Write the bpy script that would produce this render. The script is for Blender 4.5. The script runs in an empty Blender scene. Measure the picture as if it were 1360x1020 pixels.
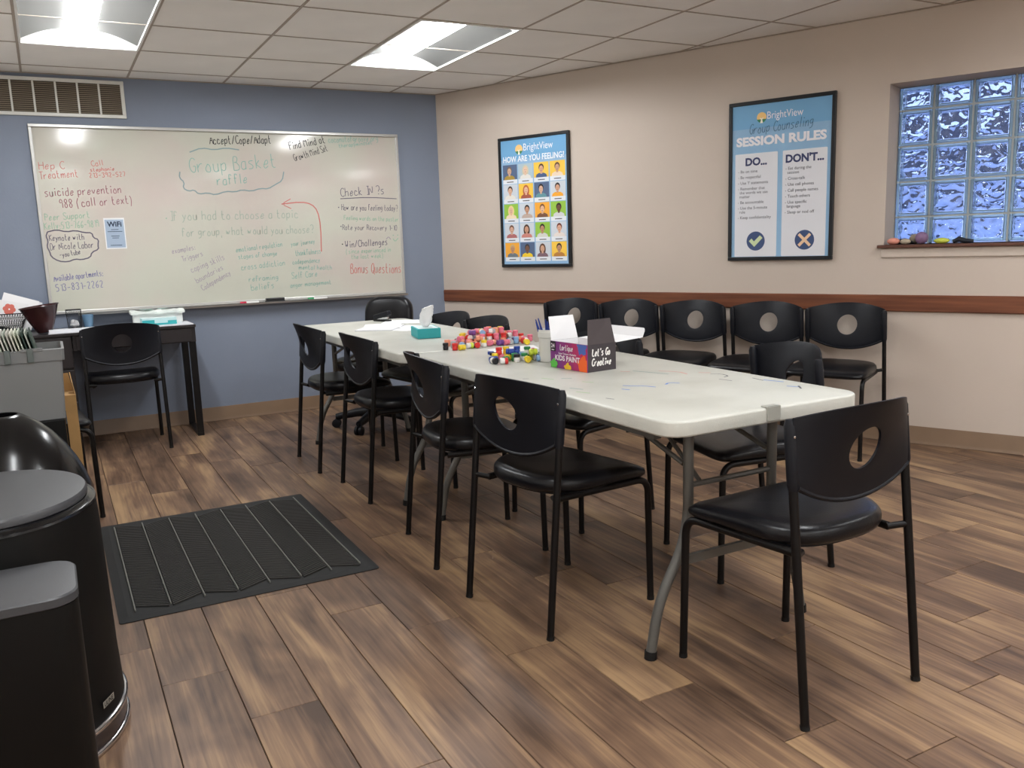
import bpy, bmesh, math, random
from math import sin, cos, pi, radians as RD
from mathutils import Vector, Matrix
random.seed(7)
C = bpy.context.scene.collection

# ---------------------------------------------------------------- camera, world, lights, exposure
H_CAM, YAW, PIT, ROL, F = 1.2144, .49017, -.1662, -.033165, 1134.12
fw = Vector((sin(YAW)*cos(PIT), cos(YAW)*cos(PIT), sin(PIT)))
r0 = Vector((cos(YAW), -sin(YAW), 0)); u0 = r0.cross(fw)
rr = cos(ROL)*r0+sin(ROL)*u0; uu = -sin(ROL)*r0+cos(ROL)*u0
cd = bpy.data.cameras.new('camera'); cam = bpy.data.objects.new('camera', cd); C.objects.link(cam)
m = Matrix.Identity(4)
for i in range(3):
    m[i][0], m[i][1], m[i][2] = rr[i], uu[i], -fw[i]
m[2][3] = H_CAM; cam.matrix_world = m
cd.sensor_width = 36; cd.lens = F/1360*36; cd.clip_start = .02
bpy.context.scene.camera = cam
vs = bpy.context.scene.view_settings
vs.view_transform = 'Standard'; vs.look = 'None'; vs.gamma = 1; vs.use_curve_mapping = False
vs.exposure = 1.32
LAMP = 21.0            # diffuser radiance of the ceiling troffers
w = bpy.data.worlds.new('sky'); bpy.context.scene.world = w; w.use_nodes = True
wn = w.node_tree.nodes; wl = w.node_tree.links
bg = wn['Background']; bg.inputs[1].default_value = .78
tc = wn.new('ShaderNodeTexCoord'); sp = wn.new('ShaderNodeSeparateXYZ'); rp = wn.new('ShaderNodeValToRGB')
wl.new(tc.outputs['Generated'], sp.inputs[0]); wl.new(sp.outputs[2], rp.inputs[0]); wl.new(rp.outputs[0], bg.inputs[0])
rp.color_ramp.elements[0].position = .0; rp.color_ramp.elements[0].color = (.62, .70, 1, 1)
rp.color_ramp.elements[1].position = .7; rp.color_ramp.elements[1].color = (.45, .58, 1, 1)

# ---------------------------------------------------------------- dimensions
YB, XC, ZC, ANG = 6.3625, 2.8027, 2.3503, .41772
XW, YS = -.62, -2.6                       # left wall, wall behind the camera
TS = .6096                                # ceiling tile
G0, T0 = .5976, 5.4928
DT = Vector((sin(ANG), -cos(ANG), 0))     # along the oblique wall, away from the corner
DN = Vector((-cos(ANG), -sin(ANG), 0))    # into the room
ROTW = ANG-pi/2
def wall(s, z=0, off=0):                  # off: distance into the room
    v = Vector((XC, YB, z))+DT*s+DN*off; return v
SEND = (YB-YS)/cos(ANG); XE = XC+SEND*sin(ANG)

# ---------------------------------------------------------------- materials
def mat(name, col, rough=.5, metal=0, spec=.5, noise=0, nscale=8, bump=0, bscale=60, coat=0, emis=None, es=0, trans=0, ior=1.45, alpha=1, rvar=0, sheen=0):
    M = bpy.data.materials.new(name); M.use_nodes = True
    n = M.node_tree.nodes; l = M.node_tree.links; b = n['Principled BSDF']
    b.inputs['Base Color'].default_value = (*col, 1); b.inputs['Roughness'].default_value = rough
    b.inputs['Metallic'].default_value = metal; b.inputs['Specular IOR Level'].default_value = spec
    b.inputs['Coat Weight'].default_value = coat; b.inputs['IOR'].default_value = ior
    b.inputs['Transmission Weight'].default_value = trans; b.inputs['Alpha'].default_value = alpha
    if emis: b.inputs['Emission Color'].default_value = (*emis, 1); b.inputs['Emission Strength'].default_value = es
    if noise or bump or rvar:
        t = n.new('ShaderNodeTexCoord')
    if noise:
        nz = n.new('ShaderNodeTexNoise'); nz.inputs['Scale'].default_value = nscale; nz.inputs['Detail'].default_value = 4
        l.new(t.outputs['Object'], nz.inputs['Vector'])
        mr = n.new('ShaderNodeMapRange'); mr.inputs[1].default_value = .3; mr.inputs[2].default_value = .7
        mr.inputs[3].default_value = 1-noise; mr.inputs[4].default_value = 1+noise; l.new(nz.outputs[0], mr.inputs[0])
        mx = n.new('ShaderNodeVectorMath'); mx.operation = 'SCALE'; mx.inputs[0].default_value = col
        l.new(mr.outputs[0], mx.inputs[3]); l.new(mx.outputs[0], b.inputs['Base Color'])
    if rvar:
        nr = n.new('ShaderNodeTexNoise'); nr.inputs['Scale'].default_value = 5; l.new(t.outputs['Object'], nr.inputs['Vector'])
        m2 = n.new('ShaderNodeMapRange'); m2.inputs[3].default_value = rough-rvar; m2.inputs[4].default_value = rough+rvar
        l.new(nr.outputs[0], m2.inputs[0]); l.new(m2.outputs[0], b.inputs['Roughness'])
    if bump:
        nb = n.new('ShaderNodeTexNoise'); nb.inputs['Scale'].default_value = bscale; nb.inputs['Detail'].default_value = 3
        l.new(t.outputs['Object'], nb.inputs['Vector'])
        bp = n.new('ShaderNodeBump'); bp.inputs['Strength'].default_value = bump; bp.inputs['Distance'].default_value = .002
        l.new(nb.outputs[0], bp.inputs['Height']); l.new(bp.outputs[0], b.inputs['Normal'])
    return M
def S(r, g, b):                           # sRGB 0-255 to linear
    f = lambda c: (c/255/12.92 if c <= 10 else ((c/255+.055)/1.055)**2.4)
    return (f(r), f(g), f(b))
M = {}
M['beige'] = mat('beige_paint', S(203,190,178), .7, noise=.03, nscale=1.5, bump=.25, bscale=90)
M['blue'] = mat('blue_paint', S(132,142,160), .6, noise=.03, nscale=2, bump=.25, bscale=90)
M['sidewall'] = mat('wall_paint', S(238,232,224), .7, bump=.2, bscale=90)
M['tile'] = mat('ceiling_tile', S(246,243,239), .9, noise=.03, nscale=3, bump=.6, bscale=220)
M['tbar'] = mat('ceiling_grid', S(168,156,144), .6)
M['base'] = mat('cove_base', S(128,104,82), .45, noise=.05, nscale=6)
M['plastic'] = mat('black_plastic', S(19,21,28), .45, spec=.32, bump=.15, bscale=400, rvar=.05)
M['vinyl'] = mat('black_vinyl', S(14,15,20), .3, spec=.4, bump=.2, bscale=180)
M['blackmetal'] = mat('black_metal', S(12,10,11), .4, spec=.35)
M['steelgrey'] = mat('grey_leg_metal', S(106,106,103), .4, metal=.3)
M['chrome'] = mat('chrome', (.75,.76,.8), .12, metal=1)
M['tabletop'] = None
M['white'] = mat('white_paper', S(238,238,240), .8)
M['whitepl'] = mat('white_plastic', S(225,225,220), .35)
M['black'] = mat('black_paint', S(20,20,22), .35)
M['binblack'] = mat('bin_gloss_black', S(13,13,15), .2)
M['binmatte'] = mat('bin_matte_black', S(9,9,9), .55, spec=.3)
M['lidgrey'] = mat('bin_lid', S(66,67,70), .42, noise=.03)
M['alu'] = mat('aluminium', S(200,200,198), .35, metal=.6)
M['frame'] = mat('poster_frame', S(24,27,32), .35)
M['teal'] = mat('teal_card', S(50,165,170), .6)
M['rubber'] = mat('rubber', S(14,14,15), .7)
M['matrub'] = mat('mat_rubber', S(24,24,24), .75, noise=.25, nscale=6)
M['kraft'] = mat('kraft_board', S(176,138,88), .8, noise=.06, nscale=20)
M['toteg'] = mat('tote_grey', S(126,128,129), .4, noise=.02)
M['totedark'] = mat('tote_rib', S(100,108,106), .4)
M['lampwhite'] = mat('troffer_white', S(235,235,232), .5)
M['reflector'] = mat('troffer_reflector', S(100,100,98), .5)
M['lampglow'] = mat('troffer_diffuser', (1,1,1), .5, emis=(.965,.985,1), es=LAMP)
M['dimglow'] = M['lampglow']

def wood_floor():
    Mt = bpy.data.materials.new('vinyl_plank'); Mt.use_nodes = True
    n = Mt.node_tree.nodes; l = Mt.node_tree.links; b = n['Principled BSDF']
    t = n.new('ShaderNodeTexCoord'); oi = n.new('ShaderNodeObjectInfo')
    mul = n.new('ShaderNodeVectorMath'); mul.operation = 'SCALE'; mul.inputs[0].default_value = (37, 61, 13); l.new(oi.outputs['Random'], mul.inputs[3])
    add = n.new('ShaderNodeVectorMath'); add.operation = 'ADD'; l.new(t.outputs['Object'], add.inputs[0]); l.new(mul.outputs[0], add.inputs[1])
    def noise(sx, sy, det, dist=0, sc=1):
        mp = n.new('ShaderNodeMapping'); mp.inputs['Scale'].default_value = (sx, sy, 1); l.new(add.outputs[0], mp.inputs[0])
        q = n.new('ShaderNodeTexNoise'); q.inputs['Scale'].default_value = sc; q.inputs['Detail'].default_value = det; q.inputs['Distortion'].default_value = dist
        l.new(mp.outputs[0], q.inputs['Vector']); return q
    a = noise(9, 1.3, 3, .8); c = noise(80, 3.0, 6, .5); d = noise(3.5, 2.2, 2, 1.2)
    rp = n.new('ShaderNodeValToRGB'); e = rp.color_ramp.elements
    e[0].position = .3; e[0].color = (*S(80,62,51), 1); e[1].position = .72; e[1].color = (*S(170,139,105), 1)
    k = e.new(.5); k.color = (*S(122,96,77), 1)
    mixv = n.new('ShaderNodeMath'); mixv.operation = 'MULTIPLY_ADD'; l.new(a.outputs[0], mixv.inputs[0]); mixv.inputs[1].default_value = .75
    m2 = n.new('ShaderNodeMath'); m2.operation = 'MULTIPLY_ADD'; l.new(c.outputs[0], m2.inputs[0]); m2.inputs[1].default_value = .42
    m3 = n.new('ShaderNodeMath'); m3.operation = 'MULTIPLY_ADD'; l.new(d.outputs[0], m3.inputs[0]); m3.inputs[1].default_value = .35
    m4 = n.new('ShaderNodeMath'); m4.operation = 'MULTIPLY_ADD'; l.new(oi.outputs['Random'], m4.inputs[0]); m4.inputs[1].default_value = .12; m4.inputs[2].default_value = -.33
    l.new(m4.outputs[0], m3.inputs[2]); l.new(m3.outputs[0], m2.inputs[2]); l.new(m2.outputs[0], mixv.inputs[2]); l.new(mixv.outputs[0], rp.inputs[0])
    hs = n.new('ShaderNodeHueSaturation'); hs.inputs['Saturation'].default_value = 1.0; hs.inputs['Value'].default_value = .95; l.new(rp.outputs[0], hs.inputs['Color'])
    l.new(hs.outputs[0], b.inputs['Base Color']); b.inputs['Roughness'].default_value = .42; b.inputs['Specular IOR Level'].default_value = .35
    bp = n.new('ShaderNodeBump'); bp.inputs['Strength'].default_value = .15; bp.inputs['Distance'].default_value = .002
    l.new(c.outputs[0], bp.inputs['Height']); l.new(bp.outputs[0], b.inputs['Normal'])
    return Mt
M['plank'] = wood_floor()
def rail_wood():
    Mt = mat('rail_wood', S(112,66,46), .4); n = Mt.node_tree.nodes; l = Mt.node_tree.links; b = n['Principled BSDF']
    t = n.new('ShaderNodeTexCoord'); mp = n.new('ShaderNodeMapping'); mp.inputs['Scale'].default_value = (1.5, 30, 30); l.new(t.outputs['Object'], mp.inputs[0])
    q = n.new('ShaderNodeTexNoise'); q.inputs['Scale'].default_value = 1.5; q.inputs['Detail'].default_value = 5; l.new(mp.outputs[0], q.inputs['Vector'])
    rp = n.new('ShaderNodeValToRGB'); e = rp.color_ramp.elements; e[0].position = .3; e[0].color = (*S(96,54,38), 1); e[1].position = .75; e[1].color = (*S(136,84,58), 1)
    l.new(q.outputs[0], rp.inputs[0]); l.new(rp.outputs[0], b.inputs['Base Color']); return Mt
M['rail'] = rail_wood()
def board_mat():                          # worn whiteboard: faint coloured ghosts of wiped writing
    Mt = mat('whiteboard', S(205,202,186), .13, coat=.0); n = Mt.node_tree.nodes; l = Mt.node_tree.links; b = n['Principled BSDF']
    t = n.new('ShaderNodeTexCoord')
    q = n.new('ShaderNodeTexNoise'); q.inputs['Scale'].default_value = 1.6; q.inputs['Detail'].default_value = 3; l.new(t.outputs['Object'], q.inputs['Vector'])
    rp = n.new('ShaderNodeValToRGB'); e = rp.color_ramp.elements; e[0].position = .42; e[0].color = (*S(203,204,191), 1); e[1].position = .72; e[1].color = (*S(206,193,187), 1)
    l.new(q.outputs[0], rp.inputs[0]); l.new(rp.outputs[0], b.inputs['Base Color']); return Mt
M['board'] = board_mat()
def table_mat():
    Mt = mat('table_plastic', S(214,212,200), .38, bump=.3, bscale=300); n = Mt.node_tree.nodes; l = Mt.node_tree.links; b = n['Principled BSDF']
    t = n.new('ShaderNodeTexCoord'); q = n.new('ShaderNodeTexNoise'); q.inputs['Scale'].default_value = 4; q.inputs['Detail'].default_value = 6; l.new(t.outputs['Object'], q.inputs['Vector'])
    rp = n.new('ShaderNodeValToRGB'); e = rp.color_ramp.elements; e[0].position = .3; e[0].color = (*S(180,180,171), 1); e[1].position = .6; e[1].color = (*S(196,196,188), 1)
    l.new(q.outputs[0], rp.inputs[0]); l.new(rp.outputs[0], b.inputs['Base Color']); return Mt
M['tabletop'] = table_mat()
_pc = {}
def pc(r, g, b, rough=.6):                # a flat printed or painted colour
    k = (r, g, b, rough)
    if k not in _pc: _pc[k] = mat('colour_%02x%02x%02x' % (r, g, b), S(r, g, b), rough)
    return _pc[k]

# ---------------------------------------------------------------- mesh helpers
class MB:
    def __init__(s): s.v = []; s.f = []
    def add(s, vs, fs, T=None):
        o = len(s.v); s.v += [tuple(T @ Vector(v)) if T else tuple(v) for v in vs]; s.f += [tuple(i+o for i in f) for f in fs]; return s
    def box(s, x0, x1, y0, y1, z0, z1, T=None):
        vs = [(x, y, z) for z in (z0, z1) for y in (y0, y1) for x in (x0, x1)]
        return s.add(vs, [(0,2,3,1),(4,5,7,6),(0,1,5,4),(2,6,7,3),(0,4,6,2),(1,3,7,5)], T)
    def rbox(s, x0, x1, y0, y1, z0, z1, r=.004, seg=2, T=None):
        bm = bmesh.new(); bmesh.ops.create_cube(bm, size=1)
        for v in bm.verts: v.co = Vector(((x0+x1)/2+v.co.x*(x1-x0), (y0+y1)/2+v.co.y*(y1-y0), (z0+z1)/2+v.co.z*(z1-z0)))
        bmesh.ops.bevel(bm, geom=bm.edges[:], offset=r, segments=seg, profile=.5, affect='EDGES')
        bm.verts.index_update(); s.add([v.co[:] for v in bm.verts], [[v.index for v in f.verts] for f in bm.faces], T); bm.free(); return s
    def tube(s, pts, r, n=10, cap=True, T=None):
        pts = [Vector(p) for p in pts]; vs = []; fs = []; up = None
        for i, p in enumerate(pts):
            d = ((pts[min(i+1, len(pts)-1)]-p).normalized()+(p-pts[max(i-1, 0)]).normalized())
            if d.length < 1e-6: d = Vector((0,0,1))
            d.normalize()
            if up is None: up = Vector((0,0,1)) if abs(d.z) < .9 else Vector((1,0,0))
            a = d.cross(up).normalized(); up = a.cross(d).normalized()
            R = r[i] if isinstance(r, (list, tuple)) else r
            vs += [p+R*(cos(2*pi*k/n)*a+sin(2*pi*k/n)*up) for k in range(n)]
        for i in range(len(pts)-1):
            for k in range(n): fs.append((i*n+k, i*n+(k+1) % n, (i+1)*n+(k+1) % n, (i+1)*n+k))
        if cap: fs.append(tuple(range(n))[::-1]); fs.append(tuple((len(pts)-1)*n+k for k in range(n)))
        return s.add(vs, fs, T)
    def rings(s, rings, cap0=True, cap1=True, T=None):   # rings: lists of equal length
        n = len(rings[0]); vs = [p for q in rings for p in q]; fs = []
        for i in range(len(rings)-1):
            for k in range(n): fs.append((i*n+k, i*n+(k+1) % n, (i+1)*n+(k+1) % n, (i+1)*n+k))
        if cap0: fs.append(tuple(range(n))[::-1])
        if cap1: fs.append(tuple((len(rings)-1)*n+k for k in range(n)))
        return s.add(vs, fs, T)
    def lathe(s, prof, n=24, T=None, sx=1, sy=1, cap0=True, cap1=True):
        return s.rings([[(r*sx*cos(2*pi*k/n), r*sy*sin(2*pi*k/n), z) for k in range(n)] for r, z in prof], cap0, cap1, T)
    def prism(s, poly, z0, z1, T=None):
        n = len(poly); vs = [(x, y, z0) for x, y in poly]+[(x, y, z1) for x, y in poly]
        return s.add(vs, [tuple(range(n))[::-1], tuple(range(n, 2*n))]+[(k, (k+1) % n, n+(k+1) % n, n+k) for k in range(n)], T)
    def ball(s, c, rx, ry, rz, n=16, m=10, T=None):
        return s.rings([[(c[0]+rx*sin(pi*j/m)*cos(2*pi*k/n), c[1]+ry*sin(pi*j/m)*sin(2*pi*k/n), c[2]-rz*cos(pi*j/m)) for k in range(n)] for j in [.15]+list(range(1, m))+[m-.15]], T=T)
    def mesh(s, name, material, smooth=None):
        me = bpy.data.meshes.new(name); me.from_pydata([tuple(v) for v in s.v], [], s.f); me.materials.append(material)
        bm = bmesh.new(); bm.from_mesh(me); bmesh.ops.recalc_face_normals(bm, faces=bm.faces); bm.to_mesh(me); bm.free()
        if smooth is not None:
            me.polygons.foreach_set('use_smooth', [True]*len(me.polygons))
            try: me.set_sharp_from_angle(angle=RD(smooth))
            except Exception: pass
        me.update(); return me
    def obj(s, name, material, parent=None, smooth=None, loc=None, rot=None):
        return link(name, s.mesh(name, material, smooth), parent, loc, rot)
def link(name, me, parent=None, loc=None, rot=None):
    o = bpy.data.objects.new(name, me); C.objects.link(o)
    if parent: o.parent = parent
    if loc is not None: o.location = loc
    if rot is not None: o.rotation_euler = rot if isinstance(rot, (tuple, list)) else (0, 0, rot)
    return o
def tag(o, label, cat, group=None):
    o['label'] = label; o['category'] = cat
    if group: o['group'] = group
    return o
def thing(name, label, cat, loc=(0,0,0), rot=0, group=None):
    o = link(name, None, None, loc, rot); o.empty_display_size = .1; return tag(o, label, cat, group)
def struct(o): o['kind'] = 'structure'; return o
def stuff(o): o['kind'] = 'stuff'; return o
def dup(o, loc, rot, label=None, group=None):
    def cp(a, par):
        c = a.copy(); C.objects.link(c); c.parent = par
        for ch in kids(a): cp(ch, c)
        return c
    c = cp(o, None); c.location = loc; c.rotation_euler = rot if isinstance(rot, (tuple, list)) else (0, 0, rot)
    if label: c['label'] = label
    if group: c['group'] = group
    return c
_kids = {}
def kids(o): return [x for x in C.objects if x.parent == o]
def roundpath(pts, r, seg=6):             # polyline with filleted corners
    pts = [Vector(p) for p in pts]; out = [pts[0]]
    for i in range(1, len(pts)-1):
        p = pts[i]; a = (pts[i-1]-p); b = (pts[i+1]-p); ra = min(r, a.length*.49, b.length*.49); a.normalize(); b.normalize()
        A = p+a*ra; B = p+b*ra
        for k in range(seg+1):
            t = k/seg; out.append((1-t)**2*A+2*t*(1-t)*p+t*t*B)
    out.append(pts[-1]); return out
def clip(poly, px, py, nx, ny):           # keep the side where (p-P).n >= 0
    out = []; n = len(poly)
    for i in range(n):
        a, b = poly[i], poly[(i+1) % n]; da = (a[0]-px)*nx+(a[1]-py)*ny; db = (b[0]-px)*nx+(b[1]-py)*ny
        if da >= 0: out.append(a)
        if da*db < 0: t = da/(da-db); out.append((a[0]+t*(b[0]-a[0]), a[1]+t*(b[1]-a[1])))
    return out
def area(p): return abs(sum(p[i][0]*p[(i+1) % len(p)][1]-p[(i+1) % len(p)][0]*p[i][1] for i in range(len(p))))/2 if len(p) > 2 else 0
def room_clip(poly, g=.0):
    p = clip(poly, XC-g/cos(ANG), YB, DN.x, DN.y)
    p = clip(p, 0, YB-g, 0, -1) if p else p
    p = clip(p, XW+g, 0, 1, 0) if p else p
    return clip(p, 0, YS+g, 0, 1) if p else p

# printed lettering as flat geometry (local x right, z up, facing -y)
def text_mesh(mb, s, x, z, size=None, width=None, align='LEFT', bold=0, y=0, shear=0, maxw=None):
    cu = bpy.data.curves.new('t', 'FONT'); cu.body = s; cu.size = 1; cu.offset = bold; cu.shear = shear; cu.resolution_u = 3
    ob = bpy.data.objects.new('t', cu); C.objects.link(ob)
    dg = bpy.context.evaluated_depsgraph_get(); me = bpy.data.meshes.new_from_object(ob.evaluated_get(dg))
    vs = [v.co.copy() for v in me.vertices]; fs = [tuple(p.vertices) for p in me.polygons]
    bpy.data.objects.remove(ob); bpy.data.curves.remove(cu); bpy.data.meshes.remove(me)
    if not vs: return
    xa = min(v.x for v in vs); xb = max(v.x for v in vs); k = size or 1; kx = k
    if width: kx = width/(xb-xa); k = size or kx
    if maxw and (xb-xa)*kx > maxw: kx = maxw/(xb-xa)
    dx = {'LEFT': 0, 'CENTER': -(xb-xa)*kx/2, 'RIGHT': -(xb-xa)*kx}[align]
    mb.add([(x+dx+(v.x-xa)*kx, y, z+v.y*k) for v in vs], fs)
def flat(mb, pts, y=0):                   # flat polygon in the x-z plane
    mb.add([(x, y, z) for x, z in pts], [tuple(range(len(pts)))])
def disc(mb, x, z, rx, rz=None, y=0, n=20, a0=0, a1=2*pi):
    flat(mb, [(x+rx*cos(a0+(a1-a0)*k/n), z+(rz or rx)*sin(a0+(a1-a0)*k/n)) for k in range(n if a1-a0 > 6.2 else n+1)], y)
def rect(mb, x0, x1, z0, z1, y=0, r=0):
    if not r: return flat(mb, [(x0,z0),(x1,z0),(x1,z1),(x0,z1)], y)
    p = []
    for cx, cz, a in ((x1-r, z1-r, 0), (x0+r, z1-r, 90), (x0+r, z0+r, 180), (x1-r, z0+r, 270)):
        p += [(cx+r*cos(RD(a+k*30)), cz+r*sin(RD(a+k*30))) for k in range(4)]
    flat(mb, p, y)

# hand lettering: one-stroke letters on a grid, baseline 2, x-height 6, capitals 9
GL = {'A':"023962 1555",'B':"020949580605 054543420212"[:0]+"0209 0938574506 064654430202",'C':"57490927032263",'D':"0209 094857543302",'E':"5909025206 0646"[:0]+"59090252 0646",'F':"0902 0959 0646",
'G':"5749190704224254 3555",'H':"0902 5952 0656",'I':"1949 3932 1242",'J':"5953321203",'K':"0902 5906 0652",'L':"090252",'M':"020936596200"[:10],'N':"02095259",'O':"29070422426457491929"[:0]+"2907042242545749 4929",'P':"0209 0948574506",'Q':"2907042242545749 4929 3461",'R':"0209 0948574506 2652",
'S':"57491908064644220203"[:0]+"584919070655534202","T":"0969 3932",'U':"090422425459",'V':"093259",'W':"0912364259",'X':"0952 5902",'Y':"093659 3632",'Z':"09590252",
'a':"4506162604022243 464352"[:0]+"46160403123243 4652",'b':"0902 0536465343220203"[:0]+"0902 05264653422202",'c':"4526160403124243",'d':"46160403123243 4942",'e':"044546260503124243"[:0]+"04444616030322 2242"[:0]+"0444462603122243",'f':"4839291912 0636",'g':"46160504134445 46411000",'h':"0902 0526465242"[:0]+"0902 05264642",
'i':"1612 1818",'j':"2621100 2828"[:0]+"26211000 2828",'k':"0902 3604 0442",'l':"1912",'m':"0602 05163532 35566662"[:0]+"0602 04263632 34566662",'n':"0602 04264642",'o':"1604031242454616"[:0]+"26040312424526",'p':"0600 0526465342120"[:0]+"0600 05264643220 3"[:0]+"0600 05264643220"[:0]+"0600 052646432203",'q':"46160403123244 46403",
'r':"0602 042646",'s':"4526160444422203"[:0]+"4616053443320202",'t':"1913224 0636"[:0]+"19132242 0636",'u':"060312324346 4642",'v':"062246",'w':"061223324256"[:0]+"0612263256",'x':"0642 4602",'y':"0624 462200"[:0]+"0623 462200",'z':"06460242",
'0':"2907042242545749 4929",'1':"193932"[:0]+"183932",'2':"0819395702 0252",'3':"0849365442220 3"[:0]+"0919495636545222 0302"[:0]+"0959363654522203",'4':"490454 3932",'5':"59090646544212",'6':"4915031232434516",'7':"095922",'8':"2917265423124556292"[:0]+"261839483403123243 2645",'9':"46170819294946 4932",
'-':"0545",'/':"0139"[:0]+"0249",'?':"0819496634 3232"[:0]+"081949563534 3232",'(':"29060410",')':"09262400"[:0]+"0926240 0"[:0]+"09272410",':':"1515 1212",'.':"1212",',':"1210",';':"1515 1210","'":"1917",' ':""}
GL.update({'C': '5849290704224253', 'G': '58492907042242545535', 'D': '02093957543202', 'S': '58491908164553421203', 'B': '0209394836063654534202', 'a': '46160403123243 4642', '8': '2607193947260412324426', '3': '0819394847264543321203', '5': '4909063645433202', '6': '4917041232443504', '9': '47391907164742', '2': '081939470242'})
def strokes(ch):
    out = []
    for part in GL.get(ch, "0646").split():
        part = part[:len(part)//2*2]
        out.append([(int(part[i]), int(part[i+1])) for i in range(0, len(part), 2)])
    return out
def smooth2(p):
    if len(p) < 3: return p
    out = [p[0]]
    for i in range(len(p)-1):
        a, b = p[i], p[i+1]
        out += [(a[0]*.75+b[0]*.25, a[1]*.75+b[1]*.25), (a[0]*.25+b[0]*.75, a[1]*.25+b[1]*.75)]
    return out+[p[-1]]
def ribbon(mb, pts, wd, y):
    n = len(pts); L = []; R_ = []
    if n == 2 and abs(pts[0][0]-pts[1][0])+abs(pts[0][1]-pts[1][1]) < wd:
        disc(mb, pts[0][0], pts[0][1], wd*.8, y=y, n=8); return
    for i in range(n):
        a = pts[max(i-1, 0)]; b = pts[min(i+1, n-1)]; dx, dz = b[0]-a[0], b[1]-a[1]; q = math.hypot(dx, dz) or 1
        L.append((pts[i][0]-dz/q*wd/2, y, pts[i][1]+dx/q*wd/2)); R_.append((pts[i][0]+dz/q*wd/2, y, pts[i][1]-dx/q*wd/2))
    mb.add(L+R_, [(i, i+1, n+i+1, n+i) for i in range(n-1)])
def handwrite(mb, s, x0, z0, x1, z1, h, wd=.005, y=0, slant=.05):
    adv = [(4.2 if c in 'ilI1 ,.:\'' else 8.6 if c in 'mMWw' else 6.6) for c in s]
    tot = sum(adv); L = math.hypot(x1-x0, z1-z0); k = L/tot; ux, uz = (x1-x0)/L, (z1-z0)/L; kz = h/7; pos = 0
    for c, a in zip(s, adv):
        jz = random.uniform(-.25, .25)
        for st in strokes(c):
            q = [((pos+px+(pz-2)*slant)*k, (pz-2+jz)*kz) for px, pz in smooth2(st)]
            ribbon(mb, [(x0+a_*ux-b_*uz, z0+a_*uz+b_*ux) for a_, b_ in q], wd, y)
        pos += a

# ---------------------------------------------------------------- floor of planks
fl = struct(link('floor', None)); fl.location = (0,0,0)
sub = MB(); sub.prism(room_clip([(XW-.3,YS-.3),(XE+1,YS-.3),(XE+1,YB+.3),(XW-.3,YB+.3)], -.0), -.06, -.006); sub.obj('subfloor', mat('joint_brown', S(45,34,28), .8), fl)  # dark brown base that shows in the plank joints
PW, PL = .1835, 1.2145
known = {-1:2.745, 0:2.47, 1:4.59, 2:1.737, 3:2.672, 4:2.431, 5:2.11, 6:1.70, 7:1.37, 8:1.173, 11:1.379, 13:1.80, 15:2.085, 21:2.71}
pm = {}
def plank_mesh(w_, l_):
    k = (round(w_, 3), round(l_, 3))
    if k not in pm:
        b = MB(); g = .0012; c = .0012
        b.rings([[(g,g,-.006),(w_-g,g,-.006),(w_-g,l_-g,-.006),(g,l_-g,-.006)], [(g,g,-c),(w_-g,g,-c),(w_-g,l_-g,-c),(g,l_-g,-c)],
                 [(g+c,g+c,0),(w_-g-c,g+c,0),(w_-g-c,l_-g-c,0),(g+c,l_-g-c,0)]]); pm[k] = b.mesh('plank', M['plank'])
    return pm[k]
for k in range(-6, 36):
    x0 = .3425+PW*(k-1)+.0; x1 = x0+PW
    ys = known.get(k, (k*.737) % PL)
    y = ys-PL*math.ceil((ys-YS)/PL)-PL
    while y < YB:
        q = [(x0,y),(x1,y),(x1,y+PL),(x0,y+PL)]; p = room_clip(q)
        A = area(p)
        if A > .002:
            if abs(A-PW*PL) < 1e-6: link('plank', plank_mesh(PW, PL), fl, (x0, y, 0))
            else:
                cx = sum(a for a, _ in p)/len(p); cy = sum(b for _, b in p)/len(p)
                sh = [(a+(cx-a)*.0012/max(abs(cx-a), .02)*1, b+(cy-b)*.0012/max(abs(cy-b), .02)) for a, b in p]
                MB().prism([(a-x0, b-y) for a, b in sh], -.006, 0).obj('plank', M['plank'], fl, loc=(x0, y, 0))
        y += PL

# ---------------------------------------------------------------- walls
WH = ZC+.12
struct(MB().box(XW-.15, XC+.3, YB, YB+.15, -.06, WH).obj('wall_north', M['blue']))
struct(MB().box(XW-.15, XW, YS-.15, YB, -.06, WH).obj('wall_west', M['sidewall']))
struct(MB().box(XW, XE+.4, YS-.15, YS, -.06, WH).obj('wall_south', M['sidewall']))
WS0, WS1, WZ0, WZ1 = 3.356, 4.57, 1.122, 1.992
we = MB(); WT = .30                       # local x along the wall, y outwards
for a, b, c, d in ((0, WS0, -.06, WH), (WS1, SEND+.3, -.06, WH), (WS0, WS1, -.06, WZ0), (WS0, WS1, WZ1, WH)):
    we.box(a, b, 0, WT, c, d)
WO = (XC, YB, 0)
struct(we.obj('wall_east', M['beige'], loc=WO, rot=ROTW))
# chair rail, cove base
def rail_profile(L, z0, z1, d, mt, name, loc, rot):
    b = MB(); pr = [(0, z0), (-d+.006, z0), (-d, z0+.006), (-d, z1-.006), (-d+.006, z1), (0, z1)]
    b.rings([[(x, y, z) for y, z in pr] for x in (0, L)]); return struct(b.obj(name, mt, loc=loc, rot=rot))
rail_profile(SEND-.02, .750, .8427, .018, M['rail'], 'trim_1', wall(.012), ROTW)
def cove(L, name, loc, rot):
    b = MB(); pr = [(0, .002), (-.016, .002), (-.014, .008), (-.007, .022), (-.005, .096), (-.003, .1005), (0, .1005)]
    b.rings([[(x, y, z) for y, z in pr] for x in (0, L)]); return struct(b.obj(name, M['base'], loc=loc, rot=rot, smooth=30))
cove(XC-XW-.03, 'baseboard_north', (XW+.02, YB, 0), 0)
cove(SEND-.06, 'baseboard_east', wall(.03), ROTW)
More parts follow.
